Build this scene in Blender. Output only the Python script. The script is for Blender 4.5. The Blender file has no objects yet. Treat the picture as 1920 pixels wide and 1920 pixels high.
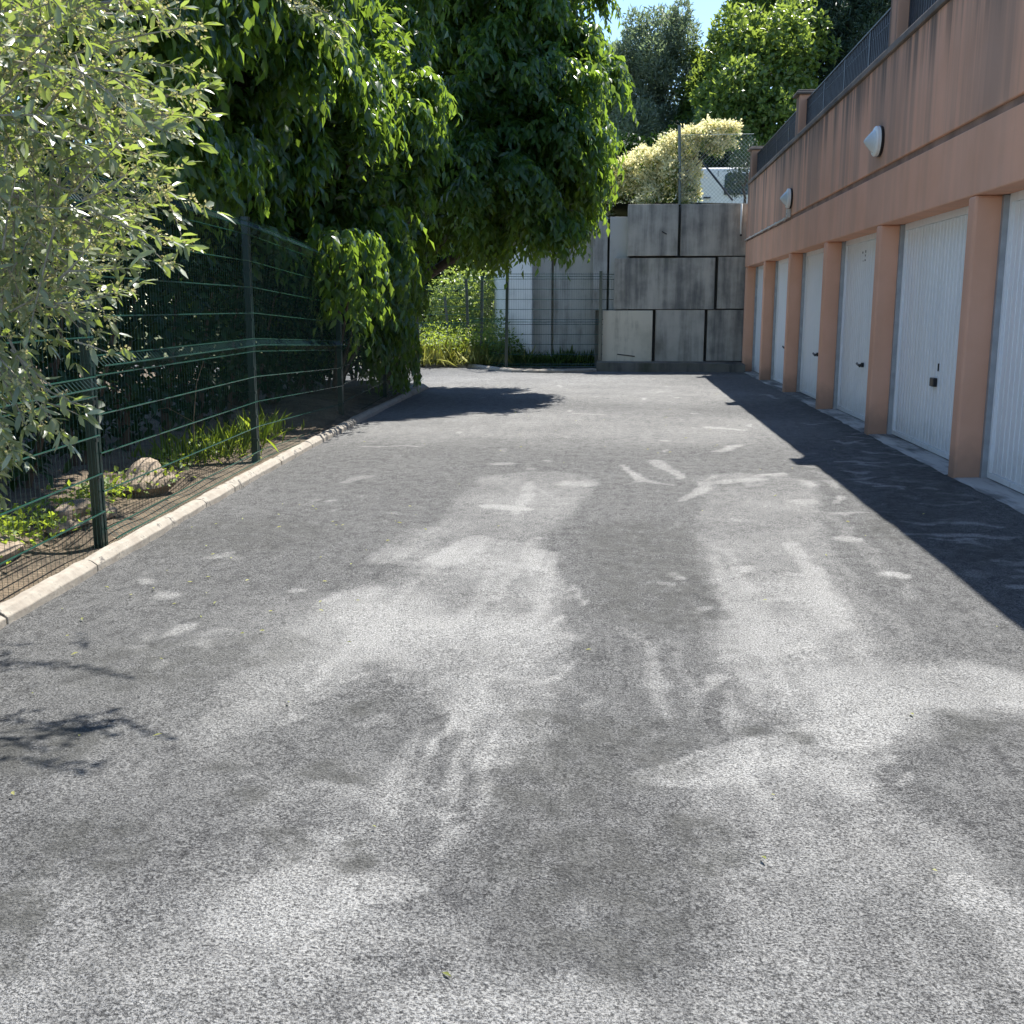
import bpy, bmesh, math, random
import numpy as np
from mathutils import Vector
random.seed(7)
RNG = np.random.default_rng(11)
scene = bpy.context.scene
COL = scene.collection

# ------------------------------------------------------------------ camera
FPX = 2000.0                      # focal length in pixels of the 1920 px photograph
EYE = 1.33
PITCH = math.atan(383/FPX)
YAW = math.atan(195*math.cos(PITCH)/FPX)
cam_d = bpy.data.cameras.new('camera'); cam = bpy.data.objects.new('camera', cam_d); COL.objects.link(cam)
cam_d.sensor_width = 36; cam_d.lens = FPX/1920*36; cam_d.clip_start = 0.05; cam_d.clip_end = 2000
cam.location = (0, 0, EYE); cam.rotation_euler = (math.pi/2-PITCH, 0, YAW)
scene.camera = cam
# ------------------------------------------------------------------ light
SDX, SDY = 0.24, 0.49             # ground shift of a shadow per metre of height (towards -x, -y)
SUN_EL = math.atan(1/math.hypot(SDX, SDY)); SUN_AZ = math.atan2(SDX, SDY)   # azimuth from +y towards +x
w = bpy.data.worlds.new('World'); scene.world = w; w.use_nodes = True
wn = w.node_tree; bg = wn.nodes['Background']
sky = wn.nodes.new('ShaderNodeTexSky'); sky.sky_type = 'NISHITA'; sky.sun_disc = False
sky.sun_elevation = SUN_EL; sky.sun_rotation = SUN_AZ; sky.air_density = 1.0; sky.dust_density = 0.0; sky.ozone_density = 3.0; sky.altitude = 600
wn.links.new(sky.outputs[0], bg.inputs[0]); bg.inputs[1].default_value = 0.115
sl = bpy.data.lights.new('sun', 'SUN'); sl.energy = 5.0; sl.angle = math.radians(0.53); sl.color = (1, 0.965, 0.90)
so = bpy.data.objects.new('sun', sl); COL.objects.link(so); so.location = (5, 10, 20)
so.rotation_euler = Vector((-SDX, -SDY, -1)).to_track_quat('-Z', 'Y').to_euler()
scene.view_settings.view_transform = 'Standard'; scene.view_settings.look = 'None'
scene.view_settings.exposure = 1.25; scene.view_settings.gamma = 1

# ------------------------------------------------------------------ pixel -> place
def _rot():
    rx = math.pi/2-PITCH
    cx, sx, cz, sz = math.cos(rx), math.sin(rx), math.cos(YAW), math.sin(YAW)
    return np.array([[cz, -sz, 0], [sz, cz, 0], [0, 0, 1]]) @ np.array([[1, 0, 0], [0, cx, -sx], [0, sx, cx]])
ROT = _rot(); EYEP = np.array([0, 0, EYE])
def at(px, py, X=None, Y=None, Z=None):
    d = ROT @ np.array([(px-960)/FPX, (960-py)/FPX, -1.0])
    t = X/d[0] if X is not None else Y/d[1] if Y is not None else (Z-EYE)/d[2]
    return EYEP + d*t

# ------------------------------------------------------------------ materials
class NT:
    def __init__(s, name):
        s.m = bpy.data.materials.new(name); s.m.use_nodes = True
        s.t = s.m.node_tree; s.b = s.t.nodes['Principled BSDF']; s.o = s.t.nodes['Material Output']
    def __call__(s, typ, ins=None, **props):
        n = s.t.nodes.new('ShaderNode'+typ)
        for k, v in props.items(): setattr(n, k, v)
        for k, v in (ins or {}).items(): s.set(n.inputs[k], v)
        return n
    def set(s, sock, v):
        if isinstance(v, bpy.types.NodeSocket): s.t.links.new(v, sock)
        else:
            if sock.type == 'RGBA' and len(v) == 3: v = (*v, 1)
            sock.default_value = v
    def math(s, op, a, b=0.0, c=None, clamp=False):
        n = s('Math', operation=op, use_clamp=clamp); s.set(n.inputs[0], a); s.set(n.inputs[1], b)
        if c is not None: s.set(n.inputs[2], c)
        return n.outputs[0]
    def mix(s, f, a, b, blend='MIX'):
        n = s('Mix', data_type='RGBA', blend_type=blend)
        s.set(n.inputs[0], f); s.set(n.inputs[6], a); s.set(n.inputs[7], b); return n.outputs[2]
    def ramp(s, f, lo, hi):
        n = s('MapRange', {0: f, 1: lo, 2: hi}, clamp=True); n.interpolation_type = 'SMOOTHSTEP'; return n.outputs[0]
    def noise(s, vec, scale, detail=3, rough=0.55):
        return s('TexNoise', {'Vector': vec, 'Scale': scale, 'Detail': detail, 'Roughness': rough}).outputs[0]
    def pos(s): return s('NewGeometry').outputs['Position']
    def scaled(s, vec, sc, off=(0, 0, 0)):
        return s('Mapping', {'Vector': vec, 'Scale': sc, 'Location': off}).outputs[0]
    def bump(s, h, strength, dist):
        s.set(s.b.inputs['Normal'], s('Bump', {'Height': h, 'Strength': strength, 'Distance': dist}).outputs[0])
    def P(s, **kw):
        for k, v in kw.items(): s.set(s.b.inputs[k.replace('_', ' ')], v)
        return s.m

def mat_plain(name, col, rough=0.6, metal=0.0, var=0.15, scale=6.0, bump=0.0):
    n = NT(name); p = n.pos(); a = n.noise(p, scale, 5)
    c = n.mix(n.ramp(a, 0.3, 0.7), tuple(x*(1-var) for x in col), tuple(min(1, x*(1+var)) for x in col))
    if bump: n.bump(n.noise(p, scale*12, 4), bump, 0.01)
    return n.P(Base_Color=c, Roughness=rough, Metallic=metal)

def mat_leaf(name, dark, light, trans, tf=0.35, rough=0.42, spec=0.5):
    n = NT(name)
    tint = n('Attribute', attribute_name='tint').outputs['Fac']
    c = n.mix(tint, dark, light)
    n.P(Base_Color=c, Roughness=rough); n.b.inputs['Specular IOR Level'].default_value = spec
    tc = n.mix(tint, trans, tuple(x*1.35 for x in trans))
    tr = n('BsdfTranslucent', {'Color': tc})
    mx = n('MixShader', {0: tf, 1: n.b.outputs[0], 2: tr.outputs[0]})
    n.t.links.new(mx.outputs[0], n.o.inputs[0]); return n.m

def mat_asphalt():
    n = NT('asphalt'); p = n.pos()
    dust = n('Attribute', attribute_name='dust').outputs['Fac']
    dark = n('Attribute', attribute_name='dirt').outputs['Fac']
    grain = n.noise(p, 150, 3, 0.7); fine = n.noise(p, 420, 2, 0.6)
    vor = n('TexVoronoi', {'Vector': p, 'Scale': 130.0, 'Randomness': 1.0}).outputs['Distance']
    big = n.noise(p, 0.9, 5, 0.6); med = n.noise(n.scaled(p, (1, .6, 1)), 6.5, 6, 0.7)
    g = n.math('ADD', n.math('MULTIPLY', grain, 0.65), n.math('MULTIPLY', fine, 0.35))
    base = n.mix(n.ramp(g, 0.38, 0.62), (0.013, 0.013, 0.014), (0.225, 0.224, 0.220))
    pit = n.ramp(n.noise(p, 95, 4, 0.75), 0.55, 0.65)
    base = n.mix(n.math('MULTIPLY', pit, 0.8), base, (0.012, 0.012, 0.013))
    base = n.mix(n.math('MULTIPLY', n.ramp(med, 0.50, 0.66), 0.5), base, n.mix(0.6, base, (0.06, 0.06, 0.06)))
    base = n.mix(n.math('MULTIPLY', n.ramp(big, 0.42, 0.64), 0.25), base, (0.16, 0.16, 0.157))
    mot = n.noise(n.scaled(p, (13, 8, 1)), 1.0, 7, 0.82)
    base = n.mix(n.math('MULTIPLY', n.ramp(mot, 0.50, 0.62), 0.55), base, (0.028, 0.028, 0.029))
    base = n.mix(n.math('MULTIPLY', n.ramp(mot, 0.47, 0.36), 0.35), base, (0.24, 0.238, 0.23))
    # pale mineral dust lies on the stones; tyres and brooms have dragged it along the yard
    strk = n.noise(n.scaled(p, (7, 1.3, 1)), 1.0, 5, 0.7)
    brk = n.math('ADD', n.math('MULTIPLY', n.noise(p, 11, 7, 0.75), 0.5), n.math('ADD', n.math('MULTIPLY', strk, 0.3), n.math('MULTIPLY', g, 0.2)))
    grit = n.noise(p, 42, 5, 0.8); lump = n.ramp(grit, 0.53, 0.63)
    base = n.mix(n.math('MULTIPLY', lump, 0.65), base, (0.014, 0.014, 0.015))
    stip = n.math('ADD', n.math('MULTIPLY', n.math('SUBTRACT', n.noise(p, 70, 6, 0.8), 0.5), 1.3), n.math('MULTIPLY', n.math('SUBTRACT', brk, 0.5), 1.5))
    df = n.math('MULTIPLY', n.ramp(n.math('ADD', dust, stip), 0.02, 1.15), n.ramp(dust, 0.0, 0.25))
    c = n.mix(n.math('MULTIPLY', df, 0.85), base, n.mix(n.ramp(g, 0.38, 0.56), (0.085, 0.084, 0.082), (0.44, 0.435, 0.42)))
    c = n.mix(n.math('MULTIPLY', pit, 0.45), c, (0.03, 0.03, 0.03))
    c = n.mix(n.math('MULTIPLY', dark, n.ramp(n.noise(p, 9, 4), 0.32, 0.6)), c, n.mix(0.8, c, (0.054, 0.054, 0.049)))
    h = n.math('ADD', g, n.math('MULTIPLY', vor, -0.45))
    h = n.math('ADD', h, n.math('MULTIPLY', grit, -1.1))
    h = n.math('SUBTRACT', n.math('ADD', h, n.math('MULTIPLY', med, 0.5)), n.math('MULTIPLY', pit, 0.25))
    n.bump(h, 1.0, 0.010)
    n.b.inputs['Specular IOR Level'].default_value = 0.3
    return n.P(Base_Color=c, Roughness=0.88)

def mat_stucco():
    n = NT('stucco'); p = n.pos()
    sx = n('SeparateXYZ', {0: p}); z = sx.outputs[2]
    base = n.mix(n.ramp(n.noise(p, 2.0, 5), 0.3, 0.7), (0.73, 0.385, 0.245), (0.79, 0.43, 0.285))
    st = n.noise(n.scaled(p, (1, 1.7, 0.07)), 1.0, 5, 0.6)
    st2 = n.noise(n.scaled(p, (1, 6, 0.16), (3, 1, 7)), 1.0, 3, 0.6)
    streak = n.ramp(n.math('ADD', n.math('MULTIPLY', st, 0.75), n.math('MULTIPLY', st2, 0.25)), 0.40, 0.60)
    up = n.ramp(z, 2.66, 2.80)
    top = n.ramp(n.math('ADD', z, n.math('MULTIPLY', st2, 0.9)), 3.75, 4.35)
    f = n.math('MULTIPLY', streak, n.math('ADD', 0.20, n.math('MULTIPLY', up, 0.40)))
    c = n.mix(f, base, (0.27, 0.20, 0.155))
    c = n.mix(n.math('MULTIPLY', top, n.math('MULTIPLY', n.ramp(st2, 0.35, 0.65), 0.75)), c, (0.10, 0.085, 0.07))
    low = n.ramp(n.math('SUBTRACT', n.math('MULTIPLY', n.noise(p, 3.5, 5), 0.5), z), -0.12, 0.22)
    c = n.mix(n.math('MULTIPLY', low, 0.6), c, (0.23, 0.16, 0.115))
    n.bump(n.noise(p, 190, 4, 0.6), 0.35, 0.004)
    return n.P(Base_Color=c, Roughness=0.93)

def mat_concrete(name, pale, darkc, lo=0.40, hi=0.62, zs=0.35, xs=3.4, moss=0.25):
    n = NT(name); p = n.pos(); r = n('ObjectInfo').outputs['Random']
    off = n('CombineXYZ', {0: n.math('MULTIPLY', r, 37.0), 1: n.math('MULTIPLY', r, 11.0), 2: n.math('MULTIPLY', r, 23.0)}).outputs[0]
    q = n('VectorMath', {0: p, 1: off}, operation='ADD').outputs[0]
    a = n.noise(n.scaled(q, (xs, 1, zs)), 1.0, 6, 0.62)
    a2 = n.noise(n.scaled(q, (xs*3, 2, zs*1.6)), 1.0, 4, 0.6)
    b = n.noise(q, 2.2, 6, 0.6)
    s = n.math('ADD', n.math('MULTIPLY', a, 0.55), n.math('ADD', n.math('MULTIPLY', b, 0.3), n.math('MULTIPLY', a2, 0.15)))
    s = n.math('ADD', s, n.math('MULTIPLY', n.math('SUBTRACT', r, 0.5), 0.10))
    c = n.mix(n.ramp(s, lo, hi), pale, darkc)
    c = n.mix(n.math('MULTIPLY', n.ramp(n.noise(q, 1.4, 4), 0.5, 0.72), moss), c, (0.10, 0.105, 0.05))
    n.bump(n.noise(q, 60, 5, 0.65), 0.3, 0.006)
    return n.P(Base_Color=c, Roughness=0.92)

def mat_kerb():
    n = NT('kerb_concrete'); p = n.pos()
    a = n.noise(p, 7, 6, 0.65); b = n.noise(p, 34, 5, 0.7)
    c = n.mix(n.ramp(a, 0.3, 0.7), (0.23, 0.20, 0.165), (0.34, 0.31, 0.26))
    c = n.mix(n.ramp(n.math('ADD', n.math('MULTIPLY', a, 0.6), n.math('MULTIPLY', b, 0.5)), 0.58, 0.68), c, (0.10, 0.09, 0.08))
    n.bump(b, 0.5, 0.008); return n.P(Base_Color=c, Roughness=0.92)

def mat_soil():
    n = NT('soil'); p = n.pos(); a = n.noise(p, 4, 7, 0.7); b = n.noise(p, 40, 4, 0.7)
    c = n.mix(n.ramp(a, 0.3, 0.7), (0.05, 0.038, 0.025), (0.17, 0.125, 0.08))
    c = n.mix(n.ramp(b, 0.5, 0.75), c, (0.26, 0.21, 0.14))
    n.bump(b, 0.9, 0.03); return n.P(Base_Color=c, Roughness=0.95)

def mat_door():
    n = NT('white_painted_steel'); p = n.pos(); z = n('SeparateXYZ', {0: p}).outputs[2]
    c = n.mix(n.ramp(n.noise(p, 1.6, 5), 0.3, 0.7), (0.84, 0.86, 0.87), (0.89, 0.90, 0.90))
    st = n.noise(n.scaled(p, (1, 14, 0.5)), 1.0, 4, 0.65)
    low = n.ramp(n.math('ADD', z, n.math('MULTIPLY', n.noise(p, 9, 5, 0.7), 0.5)), 0.62, 0.20)
    f = n.math('ADD', n.math('MULTIPLY', n.ramp(st, 0.5, 0.72), 0.20), n.math('MULTIPLY', low, 0.35))
    c = n.mix(f, c, (0.42, 0.38, 0.32))
    return n.P(Base_Color=c, Roughness=0.4)
M = dict(
    asphalt=mat_asphalt(), stucco=mat_stucco(), soil=mat_soil(), kerb=mat_kerb(),
    block=mat_concrete('stained_concrete', (0.50, 0.465, 0.40), (0.15, 0.147, 0.137), 0.38, 0.64),
    block_pale=mat_concrete('pale_stained_concrete', (0.66, 0.60, 0.48), (0.22, 0.195, 0.15), 0.48, 0.68),
    panel=mat_concrete('panel_concrete', (0.48, 0.47, 0.44), (0.20, 0.19, 0.175), 0.44, 0.66, moss=0.15),
    panel_white=mat_concrete('whitish_concrete', (0.78, 0.78, 0.76), (0.45, 0.45, 0.43), 0.5, 0.7, xs=6, moss=0.1),  # whiter concrete tone, used on the corner pier
    footing=mat_concrete('footing_concrete', (0.15, 0.14, 0.12), (0.05, 0.05, 0.045), moss=0.4),
    groove=mat_plain('stained_groove', (0.30, 0.185, 0.135), 0.9, 0, 0.3, 3),
    sill=mat_concrete('sill_concrete', (0.40, 0.385, 0.36), (0.09, 0.088, 0.085), 0.40, 0.58, zs=3, xs=5, moss=0.0),
    ledge=mat_concrete('ledge_concrete', (0.26, 0.21, 0.18), (0.10, 0.085, 0.075), 0.35, 0.6, zs=2, moss=0.1),
    door=mat_door(),
    galv=mat_plain('galvanised_steel', (0.36, 0.38, 0.40), 0.45, 0.5, 0.12, 8),
    black=mat_plain('black_plastic', (0.012, 0.012, 0.014), 0.4, 0, 0.1),
    lampw=mat_plain('white_lamp_plastic', (0.80, 0.80, 0.77), 0.35, 0, 0.04),
    lens=mat_plain('frosted_lamp_lens', (0.62, 0.66, 0.66), 0.25, 0, 0.05),
    conduit=mat_plain('grey_conduit_plastic', (0.62, 0.60, 0.56), 0.5, 0, 0.08),
    box=mat_plain('beige_box_plastic', (0.55, 0.51, 0.44), 0.5, 0, 0.06),
    iron=mat_plain('dark_painted_iron', (0.028, 0.034, 0.045), 0.45, 0.0, 0.25, 10),
    green=mat_plain('green_coated_steel', (0.003, 0.024, 0.019), 0.3, 0.0, 0.25, 9),
    wire=mat_plain('green_coated_wire', (0.009, 0.058, 0.040), 0.22, 0.0, 0.2, 9),
    cwire=mat_plain('galvanised_wire', (0.30, 0.33, 0.33), 0.4, 0.6, 0.1),
    rock=mat_plain('garden_rock', (0.23, 0.18, 0.13), 0.93, 0, 0.4, 5, 0.8),
    bark=mat_plain('brown_bark', (0.085, 0.062, 0.043), 0.9, 0, 0.35, 14, 0.6),
    oliveb=mat_plain('grey_olive_bark', (0.27, 0.24, 0.19), 0.85, 0, 0.25, 20, 0.4),
    twig=mat_plain('dry_twig', (0.30, 0.20, 0.12), 0.85, 0, 0.2),
    van=mat_plain('white_car_paint', (0.80, 0.80, 0.79), 0.25, 0, 0.03),
    glass=mat_plain('dark_vehicle_glass', (0.03, 0.05, 0.055), 0.08, 0, 0.1),
    rubber=mat_plain('tyre_rubber', (0.02, 0.02, 0.02), 0.8, 0, 0.1),
    grassgnd=mat_plain('rough_grass_ground', (0.075, 0.085, 0.03), 0.95, 0, 0.4, 1.2, 0.5),
    ficus=mat_leaf('glossy_drooping_leaf', (0.013, 0.046, 0.018), (0.046, 0.108, 0.028), (0.30, 0.45, 0.045), 0.35, 0.34, 0.5),
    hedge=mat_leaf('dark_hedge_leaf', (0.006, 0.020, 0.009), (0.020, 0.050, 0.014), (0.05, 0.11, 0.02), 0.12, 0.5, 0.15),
    olive=mat_leaf('olive_leaf', (0.11, 0.13, 0.075), (0.33, 0.35, 0.27), (0.36, 0.47, 0.06), 0.30, 0.33, 0.8),
    weed=mat_leaf('weed_leaf', (0.06, 0.13, 0.015), (0.15, 0.22, 0.03), (0.42, 0.52, 0.05), 0.42, 0.5),
    bush=mat_leaf('sunny_bush_leaf', (0.075, 0.13, 0.04), (0.17, 0.22, 0.075), (0.35, 0.45, 0.08), 0.35, 0.4),
    grey=mat_leaf('hazed_grey_green_leaf', (0.11, 0.15, 0.115), (0.22, 0.26, 0.19), (0.25, 0.33, 0.15), 0.36, 0.5),  # grey-green leaf lightened in colour to stand in for haze
    mid=mat_leaf('mid_green_leaf', (0.03, 0.08, 0.022), (0.11, 0.17, 0.05), (0.32, 0.42, 0.06), 0.36, 0.34),
    dk=mat_leaf('blue_green_needle', (0.016, 0.042, 0.026), (0.035, 0.075, 0.042), (0.05, 0.10, 0.03), 0.15, 0.5),
    creamf=mat_leaf('cream_blossom', (0.70, 0.66, 0.40), (0.85, 0.82, 0.62), (0.85, 0.78, 0.42), 0.45, 0.6, 0.2),
    olivef=mat_leaf('olive_blossom', (0.46, 0.43, 0.22), (0.62, 0.57, 0.34), (0.55, 0.50, 0.18), 0.3, 0.6, 0.2),
    drygrass=mat_leaf('dry_grass_blade', (0.16, 0.19, 0.05), (0.34, 0.33, 0.12), (0.50, 0.50, 0.12), 0.4, 0.6),
)

for _k in ('wire', 'green'): M[_k].node_tree.nodes['Principled BSDF'].inputs['Specular IOR Level'].default_value = 1.0
# ------------------------------------------------------------------ mesh helpers
def tag(o, label=None, cat=None, group=None, kind=None):
    if label: o['label'] = label
    if cat: o['category'] = cat
    if group: o['group'] = group
    if kind: o['kind'] = kind
    return o
def empty(name, loc=(0, 0, 0)):
    o = bpy.data.objects.new(name, None); COL.objects.link(o); o.location = loc; o.empty_display_size = 0.2; return o
def put(name, me, mat, parent=None):
    o = bpy.data.objects.new(name, me); COL.objects.link(o)
    if mat is not None and not me.materials: me.materials.append(mat)
    if parent is not None:
        o.parent = parent
        p = np.array(parent.location)
        if parent.parent is not None: p = p + np.array(parent.parent.location)
        o.location = tuple(-p)        # shapes are written in place coordinates
    return o
class MB:
    def __init__(s): s.v = []; s.f = []
    def box(s, a, b):
        i = len(s.v); x0, y0, z0 = a; x1, y1, z1 = b
        s.v += [(x0, y0, z0), (x1, y0, z0), (x1, y1, z0), (x0, y1, z0), (x0, y0, z1), (x1, y0, z1), (x1, y1, z1), (x0, y1, z1)]
        s.f += [tuple(i+k for k in q) for q in ((0, 3, 2, 1), (4, 5, 6, 7), (0, 1, 5, 4), (1, 2, 6, 5), (2, 3, 7, 6), (3, 0, 4, 7))]
        return s
    def tube(s, pts, rad, n=6, cap=True):
        pts = np.array(pts, float); k = len(pts)
        rad = np.broadcast_to(np.array(rad, float), (k,))
        t = np.gradient(pts, axis=0); t /= np.linalg.norm(t, axis=1)[:, None]+1e-9
        up = np.array([0, 0, 1.0]) if abs(t[:, 2]).mean() < 0.8 else np.array([1.0, 0, 0])
        i = len(s.v); ang = np.arange(n)*2*math.pi/n+math.pi/n
        for j in range(k):
            a = np.cross(t[j], up); a /= np.linalg.norm(a)+1e-9; b = np.cross(t[j], a)
            for g in ang: s.v.append(tuple(pts[j]+rad[j]*(math.cos(g)*a+math.sin(g)*b)))
        for j in range(k-1):
            for q in range(n):
                s.f.append((i+j*n+q, i+j*n+(q+1) % n, i+(j+1)*n+(q+1) % n, i+(j+1)*n+q))
        if cap:
            s.f.append(tuple(i+q for q in range(n))[::-1]); s.f.append(tuple(i+(k-1)*n+q for q in range(n)))
        return s
    def lathe(s, prof, c, axis='-x', n=24):
        i = len(s.v)
        for (h, r) in prof:
            for q in range(n):
                g = 2*math.pi*q/n; u, v = r*math.cos(g), r*math.sin(g)
                s.v.append((c[0]-h, c[1]+u, c[2]+v) if axis == '-x' else (c[0]+u, c[1]-h, c[2]+v) if axis == '-y' else (c[0]+u, c[1]+v, c[2]+h))
        for j in range(len(prof)-1):
            for q in range(n): s.f.append((i+j*n+q, i+j*n+(q+1) % n, i+(j+1)*n+(q+1) % n, i+(j+1)*n+q))
        s.f.append(tuple(i+q for q in range(n))); s.f.append(tuple(i+(len(prof)-1)*n+q for q in range(n))[::-1])
        return s
    def mesh(s, name='m', smooth=False):
        me = bpy.data.meshes.new(name); me.from_pydata(s.v, [], s.f)
        bm = bmesh.new(); bm.from_mesh(me); bmesh.ops.recalc_face_normals(bm, faces=bm.faces); bm.to_mesh(me); bm.free()
        if smooth: me.polygons.foreach_set('use_smooth', [True]*len(me.polygons))
        me.update(); return me
    def build(s, name, mat, parent=None, bevel=0.0, smooth=False):
        o = put(name, s.mesh(name, smooth), mat, parent)
        if bevel:
            b = o.modifiers.new('bevel', 'BEVEL'); b.width = bevel; b.segments = 2; b.limit_method = 'ANGLE'
        return o
def fast_mesh(name, V, F, attrs=None):
    me = bpy.data.meshes.new(name); nv, nf, k = len(V), len(F), F.shape[1]
    me.vertices.add(nv); me.vertices.foreach_set('co', np.ascontiguousarray(V, np.float32).ravel())
    me.loops.add(nf*k); me.loops.foreach_set('vertex_index', np.ascontiguousarray(F, np.int32).ravel())
    me.polygons.add(nf); me.polygons.foreach_set('loop_start', np.arange(0, nf*k, k, dtype=np.int32))
    for an, av in (attrs or {}).items():
        a = me.attributes.new(an, 'FLOAT', 'POINT'); a.data.foreach_set('value', np.ascontiguousarray(av, np.float32))
    me.update(calc_edges=True); return me
def nrm(a): return a/(np.linalg.norm(a, axis=-1, keepdims=True)+1e-9)
def leaf_mesh(name, P, D, Nh, L, W, simple=False, bend=0.18, tint=None):
    """many leaves: base point, direction, normal hint, length, width"""
    n = len(P); D = nrm(D); x = nrm(np.cross(D, Nh)); up = np.cross(x, D)
    L = L[:, None]; W = W[:, None]
    if tint is None: tint = RNG.random(n)
    if simple == 'oblong':
        V = np.stack([P, P+D*L*.28-x*W*.42+up*W*.12, P+D*L*.28, P+D*L*.28+x*W*.42+up*W*.12, P+D*L*.68-x*W*.46+up*(W*.12-L*bend*.4), P+D*L*.68-up*L*bend*.4,
                      P+D*L*.68+x*W*.46+up*(W*.12-L*bend*.4), P+D*L-up*L*bend], 1); k = 8
        T = np.array([[0, 1, 2], [0, 2, 3], [1, 4, 2], [2, 4, 5], [2, 5, 3], [3, 5, 6], [4, 7, 5], [5, 7, 6]])
    elif simple:
        V = np.stack([P, P+D*L*.5-x*W/2+up*W*.1, P+D*L-up*L*bend, P+D*L*.5+x*W/2+up*W*.1], 1); k = 4
        T = np.array([[0, 1, 2], [0, 2, 3]])
    else:
        V = np.stack([P, P+D*L*.42-x*W/2+up*W*.16, P+D*L*.48-up*W*.06, P+D*L*.42+x*W/2+up*W*.16, P+D*L-up*L*bend,
                      ], 1); k = 5
        T = np.array([[0, 1, 2], [0, 2, 3], [1, 4, 2], [2, 4, 3]])
    F = (np.arange(n)[:, None, None]*k+T[None]).reshape(-1, 3)
    return fast_mesh(name, V.reshape(-1, 3), F, {'tint': np.repeat(np.clip(tint, 0, 1), k)})
def rdir(n): return nrm(RNG.normal(size=(n, 3)))
def sprays(O, out, m, ln, droop, leafL, leafW, hang=0.8):
    """drooping twigs with alternate hanging leaves"""
    k = len(O); t = np.linspace(0.12, 1, m)[None, :, None]
    ln = (ln*(0.65+0.7*RNG.random(k)))[:, None, None]; out = nrm(out)[:, None, :]
    dn = np.array([0, 0, -1.0])
    C = O[:, None, :]+out*ln*t*(1-.25*t)+dn*droop*ln*t**2
    T = nrm(out*(1-.5*t)+dn*2*droop*t)
    side = nrm(np.cross(T, dn+0.01))*np.where(np.arange(m) % 2 == 0, 1, -1)[None, :, None]
    D = nrm(T*.55+side*.75+dn*hang+RNG.normal(size=C.shape)*.28)
    Nh = nrm(out*.6+np.array([0, 0, .8])+RNG.normal(size=C.shape)*.5)
    q = k*m
    base_t = np.repeat(RNG.random(k), m)*.6+RNG.random(q)*.4
    return (C.reshape(-1, 3), D.reshape(-1, 3), np.broadcast_to(Nh, C.shape).reshape(-1, 3),
            leafL*(.7+.5*RNG.random(q)), leafW*(.75+.45*RNG.random(q)), base_t)
def lobe_pts(lobes, dens, lo=.72, hi=1.02):
    """points near the surface of ellipsoids, dropped where they fall deep inside another one"""
    out_p, out_n = [], []
    Cs = np.array([l[:3] for l in lobes]); Rs = np.array([l[3:6] for l in lobes])
    for c, r in zip(Cs, Rs):
        area = 4*math.pi*((r[0]*r[1])**1.6/3+(r[0]*r[2])**1.6/3+(r[1]*r[2])**1.6/3)**(1/1.6)
        n = int(area*dens); d = rdir(n)
        p = c+d*r*(lo+(hi-lo)*RNG.random((n, 1))); nn = nrm(d/r)
        keep = np.ones(n, bool)
        for c2, r2 in zip(Cs, Rs):
            if (c2 == c).all(): continue
            keep &= (np.sum(((p-c2)/r2)**2, 1) > .42)
        out_p.append(p[keep]); out_n.append(nn[keep])
    return np.concatenate(out_p), np.concatenate(out_n)
def vol_pts(lobes, dens, s=.8):
    ps = []
    for l in lobes:
        r = np.array(l[3:6]); n = int(4.19*r.prod()*dens)
        ps.append(np.array(l[:3])+rdir(n)*r*s*RNG.random((n, 1))**(1/3))
    return np.concatenate(ps)
def cat(parts): return [np.concatenate([p[i] for p in parts]) for i in range(6)]
def lp(px, py, Y, rx, ry, rz): return (*at(px, py, Y=Y), rx, ry, rz)

# ================================================================== SETTING
FX = 2.69                                    # plane of the garage facade
KPX = [(0, 1180), (193, 1072), (339, 978), (500, 894), (586, 837), (675, 795), (730, 762), (787, 737)]
kp = np.array([at(*p, Z=0)[:2] for p in KPX]); kp = kp[np.argsort(kp[:, 1])]
_c = np.polyfit(kp[:, 1], kp[:, 0], 2)
def kerb_x(y): return float(np.polyval(_c, np.clip(y, 1.5, 17.2)))

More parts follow.
